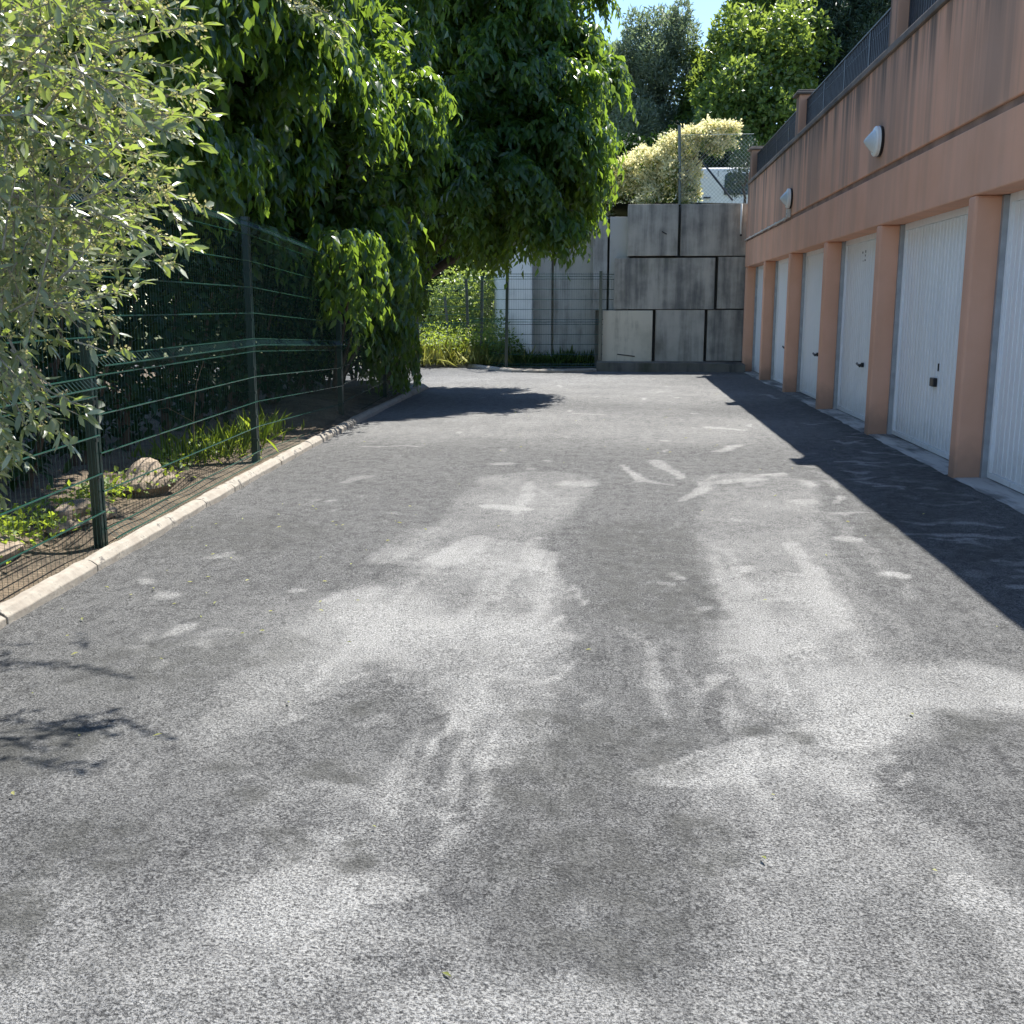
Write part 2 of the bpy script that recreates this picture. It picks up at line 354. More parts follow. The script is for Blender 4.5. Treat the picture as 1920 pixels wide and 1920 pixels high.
# --- asphalt: one fine sheet where the camera looks, dust laid out as an attribute on it
def seg_field(X, Y, pts):
    """soft field of a stroke: pts = (px, py, half width px)"""
    g = []
    for (px, py, hw) in pts:
        a = at(px, py, Z=0); g.append((a[0], a[1], hw*math.hypot(a[0], a[1])/FPX))
    best = np.full(X.shape, 9.0)
    if len(g) == 1: g = g*2
    for (x0, y0, r0), (x1, y1, r1) in zip(g[:-1], g[1:]):
        dx, dy = x1-x0, y1-y0; L2 = dx*dx+dy*dy+1e-9
        t = np.clip(((X-x0)*dx+(Y-y0)*dy)/L2, 0, 1)
        best = np.minimum(best, np.hypot(X-x0-t*dx, Y-y0-t*dy)/(r0+t*(r1-r0)))
    return best
DUST = [  # (strength, softness, stroke)
    (.42, .3, [(1010, 900, 115), (930, 985, 130), (880, 1045, 150)]),
    (.4, .3, [(790, 1000, 55), (720, 1050, 40)]),
    (.45, .3, [(960, 1030, 75), (860, 1120, 230), (880, 1200, 205)]),
    (.45, .45, [(880, 1200, 200), (930, 1320, 140), (960, 1410, 60)]),
    (.38, .4, [(700, 1130, 120), (520, 1290, 110), (400, 1370, 70)]),
    (.22, .8, [(620, 1170, 260), (300, 1420, 200)]),
    (.38, .3, [(1420, 905, 115), (1425, 980, 120), (1440, 1060, 130), (1500, 1150, 130)]),
    (.38, .3, [(1500, 1120, 110), (1480, 1190, 90)]),
    (.6, .8, [(1500, 1200, 180), (1580, 1320, 170)]),
    (.5, .3, [(1230, 1450, 50), (1420, 1420, 90), (1580, 1380, 100), (1600, 1470, 70)]),
    (.42, .4, [(1500, 1500, 200), (1600, 1640, 300), (1680, 1800, 340), (1600, 1960, 380)]),
    (.7, .7, [(1640, 1290, 130), (1850, 1290, 150)]),
    (.5, .6, [(1790, 1650, 45), (1880, 1720, 70), (1930, 1800, 70)]),
    (.36, .7, [(640, 1480, 170), (560, 1640, 220), (420, 1780, 260), (200, 1900, 300)]),
    (.4, .6, [(600, 1580, 70), (500, 1700, 120), (760, 1650, 60)]),
    (.3, .8, [(380, 1860, 200), (760, 1790, 200)]),
    (.3, .8, [(100, 1700, 120), (30, 1840, 160)]),
    (.5, .8, [(1100, 1890, 120), (820, 1930, 200)]),
    (.3, .9, [(800, 790, 300), (1300, 800, 250)]),
    (.3, .9, [(1000, 720, 330), (1250, 740, 200)]),
    (.9, .3, [(1165, 872, 6), (1200, 900, 14), (1260, 908, 8)]), (.8, .3, [(1230, 865, 18), (1280, 898, 10)]),
    (.9, .3, [(1270, 940, 10), (1330, 905, 16), (1420, 900, 20)]),
    (1., .35, [(1680, 1078, 20)]), (.9, .35, [(1480, 1020, 18)]), (.9, .35, [(1400, 1068, 24)]), (.8, .35, [(1590, 1012, 26)]),
    (.9, .4, [(1490, 1125, 14), (1535, 1140, 20)]), (.95, .4, [(1380, 1210, 12), (1440, 1228, 18), (1530, 1205, 22)]),
    (.9, .4, [(1410, 1270, 12), (1500, 1298, 10)]), (1., .4, [(1470, 1200, 18)]),
    (.85, .35, [(300, 1190, 10), (345, 1170, 22)]), (.8, .4, [(285, 1090, 20)]), (.8, .4, [(300, 1116, 26)]), (.8, .4, [(390, 1045, 10), (425, 1032, 14)]),
    (.9, .4, [(470, 1455, 22)]), (.7, .4, [(630, 1280, 8), (665, 1268, 10)]), (.8, .4, [(640, 905, 14), (690, 893, 14)]), (.8, .4, [(617, 938, 12)]),
    (.8, .4, [(1560, 962, 8), (1620, 960, 8)]), (.7, .4, [(690, 838, 10), (780, 836, 8)]), (.7, .4, [(1345, 845, 14), (1385, 836, 12)]),
    (.7, .4, [(1250, 826, 10)]), (.6, .4, [(1080, 775, 10), (1130, 777, 10)]), (.7, .4, [(1240, 735, 9)]), (.7, .4, [(1275, 745, 9)]), (.7, .4, [(1300, 775, 9)]),
    (.6, .4, [(1330, 800, 12), (1390, 805, 12)]), (.7, .4, [(1460, 890, 20)]), (.6, .4, [(1500, 940, 26)]),
    (.8, .4, [(1640, 1345, 50), (1600, 1370, 60)]), (.9, .4, [(1600, 1440, 36)]), (.8, .5, [(840, 1050, 40), (900, 1010, 30)]),
    (.7, .4, [(950, 870, 24)]), (.7, .4, [(1000, 880, 12)]), (.8, .45, [(930, 950, 30), (990, 958, 16)]), (.9, .4, [(1080, 905, 40)]),
    (.35, .6, [(1700, 900, 30), (1760, 905, 20)]), (.35, .6, [(1620, 860, 20)]), (.3, .6, [(1800, 980, 40)]), (.4, .5, [(1840, 1080, 26)]), (.35, .5, [(1560, 790, 20)]), (.4, .4, [(1835, 1150, 12), (1900, 1165, 12)]),
]
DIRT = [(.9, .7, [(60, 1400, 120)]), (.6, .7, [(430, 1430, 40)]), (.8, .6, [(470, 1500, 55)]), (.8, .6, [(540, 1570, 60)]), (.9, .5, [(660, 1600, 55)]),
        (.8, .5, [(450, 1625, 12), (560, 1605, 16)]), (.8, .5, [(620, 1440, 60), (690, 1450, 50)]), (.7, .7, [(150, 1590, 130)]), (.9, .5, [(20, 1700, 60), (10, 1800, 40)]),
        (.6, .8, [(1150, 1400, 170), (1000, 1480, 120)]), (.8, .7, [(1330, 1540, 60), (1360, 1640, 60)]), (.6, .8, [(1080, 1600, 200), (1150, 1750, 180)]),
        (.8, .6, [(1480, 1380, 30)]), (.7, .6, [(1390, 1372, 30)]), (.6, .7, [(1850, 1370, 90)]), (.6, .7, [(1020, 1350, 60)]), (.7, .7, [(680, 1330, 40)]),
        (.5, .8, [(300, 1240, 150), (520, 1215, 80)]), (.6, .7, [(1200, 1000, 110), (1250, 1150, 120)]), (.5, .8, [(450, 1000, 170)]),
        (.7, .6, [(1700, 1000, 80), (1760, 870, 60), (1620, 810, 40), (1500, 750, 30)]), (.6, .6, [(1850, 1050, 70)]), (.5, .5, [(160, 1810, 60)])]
_r = random.Random(5)
def arcs(cx, cy, r0, r1, a0, a1, n, st, hw):
    """fan of broom and tyre arcs around a point on the ground, as px strokes"""
    for k in range(n):
        rr = _r.uniform(r0, r1); b0 = _r.uniform(a0, a1); b1 = b0+_r.uniform(.25, .6)
        DUST.append((st*_r.uniform(.7, 1.4), .3, [(cx+rr*math.cos(t), cy+.42*rr*math.sin(t), hw*_r.uniform(.5, 1.3)) for t in np.linspace(b0, b1, 5)]))
arcs(880, 1140, 120, 230, -1.6, .9, 16, .6, 10); arcs(900, 1230, 60, 190, -.6, 1.6, 14, .6, 9); arcs(1470, 1160, 50, 130, -3.0, 3.0, 12, .7, 10)
arcs(1460, 930, 60, 170, -3.1, .2, 12, .6, 9); arcs(1560, 1430, 80, 200, -2.0, 1.0, 12, .6, 12); arcs(1750, 1750, 120, 330, -2.2, .0, 12, .5, 16); arcs(600, 1560, 100, 300, -2.6, .2, 14, .45, 14)
for _k in range(44):      # tyre and broom streaks that run down the yard
    y0 = _r.uniform(900, 1500); x0 = _r.choice([_r.uniform(760, 1060), _r.uniform(1320, 1600)])-(120 if y0 > 1050 and _r.random() < .4 else 0); sl_ = (x0-1155)/(y0-577)
    ln = _r.uniform(60, 190); DUST.append((_r.uniform(.25, .6), .7, [(x0, y0, 9), (x0+sl_*ln*.5+_r.uniform(-12, 12), y0+ln*.5, 18), (x0+sl_*ln, y0+ln, 9)]))
for _k in range(95):      # scuffs and shoe prints: a sole and a heel
    x0 = _r.uniform(250, 1780); y0 = 720+700*_r.random()**1.5; sc = (y0-577)/450; w0 = _r.uniform(8, 15)*sc; dx = _r.uniform(-30, 30)*sc
    if x0 < 1155-(y0-577)*1.6: continue
    DUST.append((_r.uniform(.35, .8), .35, [(x0, y0, w0), (x0+dx, y0+_r.uniform(4, 10)*sc, w0*.7)]))
    if _r.random() < .5: DUST.append((.5, .35, [(x0+dx*1.9, y0+15*sc, w0*.55)]))
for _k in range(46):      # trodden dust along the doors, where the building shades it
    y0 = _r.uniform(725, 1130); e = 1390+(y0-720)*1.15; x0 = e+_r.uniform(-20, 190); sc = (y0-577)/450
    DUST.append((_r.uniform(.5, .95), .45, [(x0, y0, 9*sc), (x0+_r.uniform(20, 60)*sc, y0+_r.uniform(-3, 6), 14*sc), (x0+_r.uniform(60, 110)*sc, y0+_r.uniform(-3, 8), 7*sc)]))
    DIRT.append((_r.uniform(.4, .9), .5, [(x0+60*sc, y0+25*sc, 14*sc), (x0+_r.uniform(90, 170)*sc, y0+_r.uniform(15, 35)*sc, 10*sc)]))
def smooth_noise(X, Y, sc, seed):
    r = np.random.default_rng(seed); G = r.random((64, 64))
    u, v = X*sc+17.3, Y*sc+9.1; i, j = np.floor(u).astype(int), np.floor(v).astype(int); a, b = u-i, v-j
    a = a*a*(3-2*a); b = b*b*(3-2*b); g = lambda p, q: G[p % 64, q % 64]
    return (g(i, j)*(1-a)+g(i+1, j)*a)*(1-b)+(g(i, j+1)*(1-a)+g(i+1, j+1)*a)*b
def asphalt_sheet():
    xs = np.arange(-3.75, 3.06, 0.03); ys = np.concatenate([np.arange(1.2, 6, .024), np.arange(6, 12, .035), np.arange(12, 23.9, .06)])
    X, Y = np.meshgrid(xs, ys); X = X.ravel(); Y = Y.ravel()
    wx = X+.07*(smooth_noise(X, Y, 3, 1)-.5)+.04*(smooth_noise(X, Y, 9, 2)-.5)
    wy = Y+.10*(smooth_noise(X, Y, 3, 3)-.5)+.06*(smooth_noise(X, Y, 9, 4)-.5)
    def field(lst):
        acc = np.zeros_like(X)
        for st, soft, pts in lst:
            if soft <= .4 and max(q[2] for q in pts) < 45: st *= .72; soft *= 1.5
            f = seg_field(wx, wy, pts); v = np.clip((1+soft*.5-f)/(soft+.05), 0, 1)
            acc = 1-(1-acc)*(1-st*v*v*(3-2*v))
        return acc
    du = field(DUST); di = field(DIRT)
    du = np.clip(du*(.65+.6*smooth_noise(X, Y, 2.3, 6))+.10*smooth_noise(X, Y, 1.1, 7)+np.clip((Y-9)/14, 0, .12), 0, 1)
    Z = .010*(smooth_noise(X, Y, 1.2, 8)-.5)+.007*(smooth_noise(X, Y, 4.5, 9)-.5)+.005*(smooth_noise(X, Y, 11, 10)-.5)
    # the tarmac feathers up against the door sills
    nx, ny = len(xs), len(ys)
    i = np.arange(ny-1)[:, None]*nx+np.arange(nx-1)[None]; i = i.ravel()
    F = np.stack([i, i+1, i+nx+1, i+nx], 1)
    me = fast_mesh('asphalt_yard', np.stack([X, Y, Z], 1), F, {'dust': du, 'dirt': di})
    me.polygons.foreach_set('use_smooth', np.ones(len(F), bool))
    tag(put('asphalt_yard', me, M['asphalt']), kind='structure')
asphalt_sheet()
def sheet(name, pts, mat, kind='structure'):
    m = MB(); m.v = [tuple(p) for p in pts]; m.f = [tuple(range(len(pts)))]
    return tag(m.build(name, mat), kind=kind)
sheet('asphalt_turning', [(-14, 17.6, -.006), (-3.72, 17.6, -.006), (-3.72, 27, -.006), (-14, 27, -.006)], M['asphalt'])
sheet('asphalt_approach', [(-3.4, -12, -.008), (3.06, -12, -.008), (3.06, 1.23, -.008), (-3.4, 1.23, -.008)], M['asphalt'])
sheet('ground', [(-300, -300, -.06), (300, -300, -.06), (300, 400, -.06), (-300, 400, -.06)], M['grassgnd'])

def grid_surface(name, xs, ys, zf, mat):
    X, Y = np.meshgrid(xs, ys); Z = zf(X, Y); nx = len(xs)
    i = (np.arange(len(ys)-1)[:, None]*nx+np.arange(nx-1)[None]).ravel()
    me = fast_mesh(name, np.stack([X.ravel(), Y.ravel(), Z.ravel()], 1), np.stack([i, i+1, i+nx+1, i+nx], 1))
    me.polygons.foreach_set('use_smooth', np.ones(len(i), bool))
    return tag(put(name, me, mat), kind='structure')
# soil bank behind the kerb: its right border follows the kerb
def soil_bank():
    ys = np.arange(-2, 17.3, .12); us = np.linspace(0, 1, 40)**1.5*7
    U, Y = np.meshgrid(us, ys); KX = np.vectorize(kerb_x)(Y)
    X = KX-.11-U
    Z = .035+.12*np.clip(U/.8, 0, 1)+.10*(smooth_noise(X, Y, 2.2, 21)-.5)*np.clip(U*4, 0, 1)+.25*np.clip((U-1)/5, 0, 1)
    nx = len(us); i = (np.arange(len(ys)-1)[:, None]*nx+np.arange(nx-1)[None]).ravel()
    me = fast_mesh('soil_bank', np.stack([X.ravel(), Y.ravel(), Z.ravel()], 1), np.stack([i, i+nx, i+nx+1, i+1], 1))
    me.polygons.foreach_set('use_smooth', np.ones(len(i), bool))
    tag(put('soil_bank', me, M['soil']), kind='structure')
soil_bank()
grid_surface('upper_ground', np.arange(-1.9, 16, .6), np.arange(24.5, 46, .6), lambda X, Y: 3.5+.25*(smooth_noise(X, Y, .5, 31)-.5)+np.clip((Y-31)*.10, 0, 2), M['grassgnd'])
grid_surface('hillside', np.arange(-70, 71, 2.5), np.arange(44, 110, 2.5), lambda X, Y: -.5+4*smooth_noise(X, Y, .07, 33)+np.clip((Y-44)*.24, 0, 12), M['grassgnd'])
grid_surface('rough_bank', np.arange(-16, -1.7, .4), np.arange(24.6, 46, .4), lambda X, Y: .05+np.clip((Y-25.5)*.10, 0, 1.8)+.25*(smooth_noise(X, Y, .8, 35)-.5), M['grassgnd'])

# --- kerbs made of single stones
def kerb_run(name, joints, w=.10, h=.068, jitter=.0022):
    root = tag(empty(name, (*joints[0], 0)), kind='structure')
    for a, b in zip(joints[:-1], joints[1:]):
        a = np.array(a); b = np.array(b); L = np.linalg.norm(b-a); t = (b-a)/L; nn = np.array([-t[1], t[0]])
        if L < .06: continue
        ang = random.uniform(-.005, .005); dz = random.uniform(-.003, .003); n = max(3, int(L/.09))
        hh = h+dz; prof = [(0, -.04), (.004, hh*.52), (.030, hh*.93), (.048, hh), (w-.02, hh), (w, hh-.02), (w, -.04)]
        m = MB(); k = len(prof)
        for j in range(n+1):
            s = .006+(L-.012)*j/n; e = .012 if j in (0, n) else 0
            for q, (u, z) in enumerate(prof):
                ju = random.gauss(0, jitter)*(q in (1, 2, 3, 4)); jz = random.gauss(0, jitter*.8)*(q in (2, 3, 4))
                if random.random() < .02 and q in (2, 3): jz -= .012; ju += .008
                c = a+t*s+nn*(u+ju+e*.3+ang*(s-L/2)); m.v.append((c[0], c[1], z+jz-e*(.6 if q in (2, 3, 4) else 0)))
        for j in range(n):
            for q in range(k-1): m.f.append((j*k+q, j*k+q+1, (j+1)*k+q+1, (j+1)*k+q))
        m.f.append(tuple(range(k))); m.f.append(tuple(n*k+q for q in range(k))[::-1])
        m.build('kerb_stone', M['kerb'], root, .004)
    return root
jy = [0.2, 1.2, 2.2, 3.2, 4.15] + [float(at(px, py, Z=0)[1]) for px, py in ((193, 1072), (339, 978), (388, 952), (443, 922), (526, 872), (586, 840), (618, 826), (672, 797), (712, 774), (752, 752))]
jy = jy[:5]+sorted(jy[5:])+[16.2, 16.9, 17.4]
kerb_joints = [(kerb_x(y), y) for y in jy]+[(kerb_x(17)-.02, 17.75), (-3.25, 18.1), (-3.6, 18.2)]
kerb_run('left_kerb', kerb_joints)
fk = [at(px, py, Z=0)[:2] for px, py in ((800, 688), (840, 687), (875, 688), (905, 692), (935, 696), (960, 698), (1010, 699), (1060, 699), (1120, 697))]
kerb_run('far_kerb', [tuple(p) for p in fk][::1], h=.075)

# ================================================================== GARAGE BUILDING
PY = [20.50, 17.60, 14.68, 11.80, 8.83, 5.90, 2.97]      # far edge of each pillar
PW = .17; ZL = 2.167; ZG = 2.715; ZT = 3.82; Y0, Y1 = .6, 23.42; RX = FX+.25
gb = tag(empty('garage_building', (FX, 12, 0)), 'long terracotta stucco garage block with a row of white doors', 'building')
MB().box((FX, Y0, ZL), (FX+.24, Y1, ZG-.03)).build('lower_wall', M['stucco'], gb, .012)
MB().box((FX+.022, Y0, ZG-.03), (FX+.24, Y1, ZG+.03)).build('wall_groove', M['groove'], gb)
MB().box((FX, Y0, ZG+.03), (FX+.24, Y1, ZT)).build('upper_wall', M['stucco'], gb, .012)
MB().box((FX+.012, Y1-.28, 0), (FX+.3, Y1-.01, ZL)).build('pillar', M['stucco'], gb, .018)
MB().box((FX-.03, Y0, ZT), (FX+.36, Y1-.12, ZT+.07)).build('ledge', M['ledge'], gb, .01)
MB().box((FX+.36, Y0, 3.45), (15, Y1+.3, ZT-.02)).build('terrace_slab', M['ledge'], gb)
MB().box((FX+.24, Y0, ZL+.02), (15, Y1, 3.45)).build('ceiling_slab', M['ledge'], gb)
MB().box((8.2, Y0, -.1), (8.4, Y1, ZL+.02)).build('rear_wall', M['stucco'], gb)
MB().box((FX+.3, Y1-.03, -.1), (15, Y1+.22, 3.45)).build('end_wall', M['stucco'], gb)
MB().box((FX+.02, Y1-.12, ZT), (FX+.3, Y1+.16, ZT+.30)).build('parapet_stub', M['stucco'], gb, .02)
for y in PY:
    MB().box((FX, y-PW, -.05), (FX+.25, y, ZL)).build('pillar', M['stucco'], gb, .022)
# doors
def door(y0, y1, hy, style):
    d = put('garage_door', ribbed(y0+.085, y1-.085, style), M['door'], gb)
    fm = MB()
    fm.box((RX-.012, y0+.045, .02), (RX+.03, y0+.083, ZL+.018)); fm.box((RX-.012, y1-.083, .02), (RX+.03, y1-.045, ZL+.018))
    fm.box((RX-.012, y0+.083, .02), (RX+.028, y1-.083, .062)); fm.box((RX-.012, y0+.083, ZL-.06), (RX+.028, y1-.083, ZL+.018))
    fm.build('door_frame', M['door'], d)
    MB().box((RX-.055, y0+.002, 0), (RX+.05, y0+.043, ZL-.004)).build('door_jamb', M['galv'], d)
    MB().box((RX-.055, y1-.043, 0), (RX+.05, y1-.002, ZL-.004)).build('door_jamb', M['galv'], d)
    h = MB(); z = .66; n = 12
    if style == 'plate':
        h.box((RX-.03, hy-.06, z-.045), (RX+.012, hy+.06, z+.035)); h.build('handle', M['black'], d, .008)
        MB().box((RX-.004, hy-.09, z+.10), (RX+.006, hy-.078, z+.17)).build('key_slot', M['black'], d)
    else:
        h.lathe([(-.01, .028), (.02, .028), (.022, .014), (.05, .014)], (RX, hy, z), '-x', 12)
        h.tube([(RX-.05, hy-.075, z-.012), (RX-.055, hy-.04, z), (RX-.055, hy+.04, z+.006), (RX-.05, hy+.085, z+.012)], [.013, .015, .012, .015], 8)
        h.build('handle', M['black'], d)
    return d
def ribbed(y0, y1, style):
    pitch = .098; n = max(4, int((y1-y0)/pitch)); p = (y1-y0)/n; prof = []
    for i in range(n):
        a = y0+i*p; prof += [(a, 0), (a+p-.022, 0), (a+p-.017, .014), (a+p-.005, .014)]
    prof.append((y1, 0)); m = MB()
    for (y, d) in prof: m.v += [(RX+.008+d, y, .064), (RX+.008+d, y, ZL-.062)]
    for i in range(len(prof)-1): m.f.append((2*i, 2*i+1, 2*i+3, 2*i+2))
    return m.mesh('garage_door')
edges = [Y1-.28]+PY
doors = []
for i in range(len(PY)):
    ya = PY[i]; yb = edges[i]-(PW if i else 0)
    hy = (ya+yb)/2
    doors.append(door(ya, yb, hy, 'plate' if i >= 4 else 'lever'))
    s = MB(); n = 14                                           # worn concrete sill with a ragged front edge
    for j in range(n+1):
        y = ya+.004+(yb-ya-.008)*j/n; s.v += [(FX+.01-random.uniform(0, .035), y, .002), (FX+.03, y, .008), (RX+.2, y, .016)]
    for j in range(n): s.f += [(3*j, 3*j+1, 3*j+4, 3*j+3), (3*j+1, 3*j+2, 3*j+5, 3*j+4)]
    s.build('door_sill', M['sill'], gb)
# worn door number: a few surviving strokes of the two digits
cy = at(1620.5, 480, X=RX)[1]; cz = at(1620.5, 480, X=RX)[2]
for dy, dz, sy, sz in ((.11, .045, .03, .022), (-.04, .05, .025, .03), (-.03, .005, .02, .02), (-.03, -.05, .03, .018), (.07, -.055, .012, .012)):
    MB().box((RX+.004, cy+dy-sy/2, cz+dz-sz/2), (RX+.0075, cy+dy+sy/2, cz+dz+sz/2)).build('door_number', M['black'], doors[3])

# balustrade: pillars with caps, iron railings between them
BY = [23.30, 17.52, 11.72, 5.92]
for y in BY:
    MB().box((FX+.02, y-.15, ZT+.07), (FX+.31, y+.15, 4.50)).build('balustrade_pillar', M['stucco'], gb, .012)
    c = MB(); c.box((FX-.035, y-.205, 4.50), (FX+.365, y+.205, 4.535)); c.box((FX-.012, y-.182, 4.535), (FX+.342, y+.182, 4.565))
    c.build('pillar_cap', M['ledge'], gb, .012)
bal = MB().box((-.024, -.008, ZT+.12), (.024, .008, 4.41)).mesh('baluster'); bal.materials.append(M['iron'])
RLAB = ['dark iron railing ending at the pillar above the concrete block wall', 'dark iron railing on the ledge stretch between the two wall lamps',
        'dark iron railing starting past the wall lamp that has no junction box', 'dark iron railing at the end farthest from the concrete block wall']
ends = BY+[Y0-.2]
for k in range(4):
    ya, yb = ends[k+1]+.16, ends[k]-.16; xr = FX+.16
    r = tag(empty('railing', (xr, (ya+yb)/2, ZT+.07)), RLAB[k], 'railing', 'railings along the terrace edge')
    MB().box((xr-.035, ya, 4.41), (xr+.035, yb, 4.432)).build('top_rail', M['iron'], r, .006)
    MB().box((xr-.018, ya, 4.29), (xr+.018, yb, 4.303)).build('middle_rail', M['iron'], r)
    MB().box((xr-.026, ya, ZT+.10), (xr+.026, yb, ZT+.12)).build('bottom_rail', M['iron'], r)
    for yy in np.linspace(ya+.02, yb-.02, 5): MB().box((xr-.03, yy-.02, ZT+.068), (xr+.03, yy+.02, 4.41)).build('railing_post', M['iron'], r)
    n = int((yb-ya)/.085)
    for j in range(1, n):
        o = bpy.data.objects.new('baluster', bal); COL.objects.link(o); o.parent = r
        o.location = (0, ya+(yb-ya)*j/n-(ya+yb)/2, -(ZT+.07))
# wall lamps
def wall_lamp(px, py, label):
    c = at(px, py, X=FX); r = tag(empty('wall_lamp', tuple(c)), label, 'lamp', 'lamps on the garage wall')
    MB().lathe([(-.002, .150), (.026, .156), (.030, .150)], c, '-x', 32).build('base_plate', M['black'], r)
    MB().lathe([(.030, .148), (.062, .150), (.075, .138), (.078, .115)], c, '-x', 32).build('rim', M['lampw'], r, smooth=False)
    MB().lathe([(.076, .116), (.098, .098), (.140, .052), (.172, .012), (.176, .001)], c, '-x', 32).build('lens', M['lens'], r)
    return c
wall_lamp(1652, 265, 'white cone bulkhead lamp on bare terracotta wall, no box beneath')
c2 = wall_lamp(1484, 372, 'white cone bulkhead lamp above a small beige junction box')
jb = at(1482, 400, X=FX)
b = tag(empty('junction_box', (FX, jb[1], jb[2])), 'small beige junction box under the wall lamp', 'junction box')
MB().box((FX-.062, jb[1]-.052, jb[2]-.065), (FX, jb[1]+.052, jb[2]+.065)).build('casing', M['box'], b, .008)
MB().lathe([(0, .013), (.004, .013)], (FX-.06, jb[1]-.018, jb[2]-.01), '-x', 12).build('gland', M['black'], b)
zc = jb[2]-.05
cn = tag(empty('conduit', (FX, 20, zc)), 'thin grey conduit running from the junction box to the corner', 'pipe')
MB().tube([(FX-.018, jb[1]+.04, zc), (FX-.018, Y1-.02, zc-.01)], .016, 8).build('pipe', M['conduit'], cn, smooth=True)
for y in np.arange(jb[1]+.5, Y1, .9): MB().box((FX-.037, y-.012, zc-.03), (FX, y+.012, zc+.022)).build('clip', M['conduit'], cn)
dp = tag(empty('drain_pipe', (FX-.02, Y1+.03, 2.8)), 'short white upright pipe at the corner of block wall and garage', 'pipe')
pa, pb = at(1391, 382, Y=Y1-.02), at(1389, 441, Y=Y1-.02)
MB().tube([tuple(pb), tuple((pa+pb)/2), tuple(pa)], .018, 10).build('pipe', M['lampw'], dp, smooth=True)
MB().lathe([(0, .024), (.03, .024)], tuple(pb), '-y', 12).build('collar', M['black'], dp)

# ================================================================== CONCRETE BLOCK WALL
WY = 23.55
bw = tag(empty('block_wall', tuple(at(1260, 690, Y=WY))), 'tall retaining wall of stacked stained concrete blocks', 'wall')
def block(x0, y0, x1, y1, mat, dy=0.0, ch=.006):
    a = at(x0, y1, Y=WY); c = at(x1, y0, Y=WY)
    m = MB().box((a[0]+.002, WY+dy, a[2]+.002), (c[0]-.002, WY+dy+.9, c[2]-.002))
    o = m.build('block', M[mat], bw, ch)
    # cast joint lines of the formwork, standing a little proud
    return o
block(1128, 582, 1224, 678, 'block_pale', -.05); block(1227, 581, 1322, 678, 'block', .03); block(1324, 581, 1418, 677, 'block', .05)
block(1151, 483, 1342, 580, 'block', .02); block(1344, 481, 1420, 579, 'block', .05)
block(1176, 382, 1273, 480, 'block', .0); block(1275, 381, 1420, 480, 'block', .04)
block(1110, 404, 1140, 582, 'panel', .35); block(1141, 404, 1182, 582, 'panel', .28)
q0, q1 = at(1180, 386, Y=WY), at(1120, 600, Y=WY)
MB().box((at(1116, 600, Y=WY+.5)[0], WY+.62, -.1), (q0[0]+.1, WY+1.3, at(1140, 410, Y=WY+.5)[2])).build('gap_backing', M['footing'], bw)  # unseen backing added to stop sun slivers left of the blocks
MB().box((q0[0]+.03, WY+.32, -.1), (3.3, WY+1.2, q0[2])).build('gap_backing', M['footing'], bw)  # unseen backing added so light cannot pass the block gaps
a = at(1118, 697, Z=0); f = MB()
fp = [(a[0], a[1]+.10), (a[0]+.9, a[1]-.02), (a[0]+1.9, a[1]+.05), (FX+.02, a[1]+.02)]
for x, y in fp: f.v += [(x, y, -.02), (x, y+.03, .17+random.uniform(-.02, .02)), (x, WY+.3, .19)]
for j in range(3): f.f += [(3*j, 3*j+3, 3*j+4, 3*j+1), (3*j+1, 3*j+4, 3*j+5, 3*j+2)]
f.f.append((0, 1, 2))
f.build('footing', M['footing'], bw)
# forged lifting hook, nail marks and a rusty slot on the blocks
for (x0, y0, x1, y1, d) in ((1157, 664, 1190, 668, -.053), (1241, 434, 1250, 439, -.003)):
    p0, p1 = at(x0, y0, Y=WY), at(x1, y1, Y=WY)
    MB().tube([(p0[0], WY+d, p0[2]), (p1[0], WY+d, p1[2])], .012, 6).build('scar', M['black'], bw)

# concrete panel wall behind the far fence
CY = 25.0
cw = tag(empty('panel_wall', tuple(at(1040, 690, Y=CY))), 'weathered grey concrete panel wall behind the green fence', 'wall')
def cpanel(x0, x1, ytop, mat, dy, tilt=0.0):
    a = at(x0, 700, Y=CY); c = at(x1, ytop, Y=CY)
    m = MB().box((a[0], CY+dy, -.1), (c[0]-.012, CY+dy+.3, c[2])).build('panel', M[mat], cw, .015)
MB().box((at(1000, 690, Y=CY)[0], CY+.2, -.1), (at(1160, 690, Y=CY)[0], CY+.6, at(1040, 408, Y=CY)[2])).build('gap_backing', M['panel'], cw)  # backing added behind the panels to close their sunlit gaps
cpanel(997, 1036, 402, 'panel', .05); cpanel(1037, 1122, 403, 'panel', .0); cpanel(1122, 1150, 404, 'panel', .08)
# whitish corner pier: its left side turns away from the yard
p0, p1 = at(997, 690, Y=CY-.25), at(950, 690, Y=CY-.05); p2 = at(905, 690, Y=CY+2.6); zt = at(960, 440, Y=CY)[2]
m = MB()
ring = [(p0[0], CY-.22), (p1[0], CY-.12), (p2[0]+.3, CY+2.6), (p2[0]+.6, CY+2.6), (p0[0], CY+.3)]
for z in (-.1, zt): m.v += [(x, y, z) for x, y in ring]
m.f = [(0, 1, 6, 5), (1, 2, 7, 6), (2, 3, 8, 7), (3, 4, 9, 8), (4, 0, 5, 9), (5, 6, 7, 8, 9), (4, 3, 2, 1, 0)]
m.build('corner_pier', M['panel_white'], cw, .02)

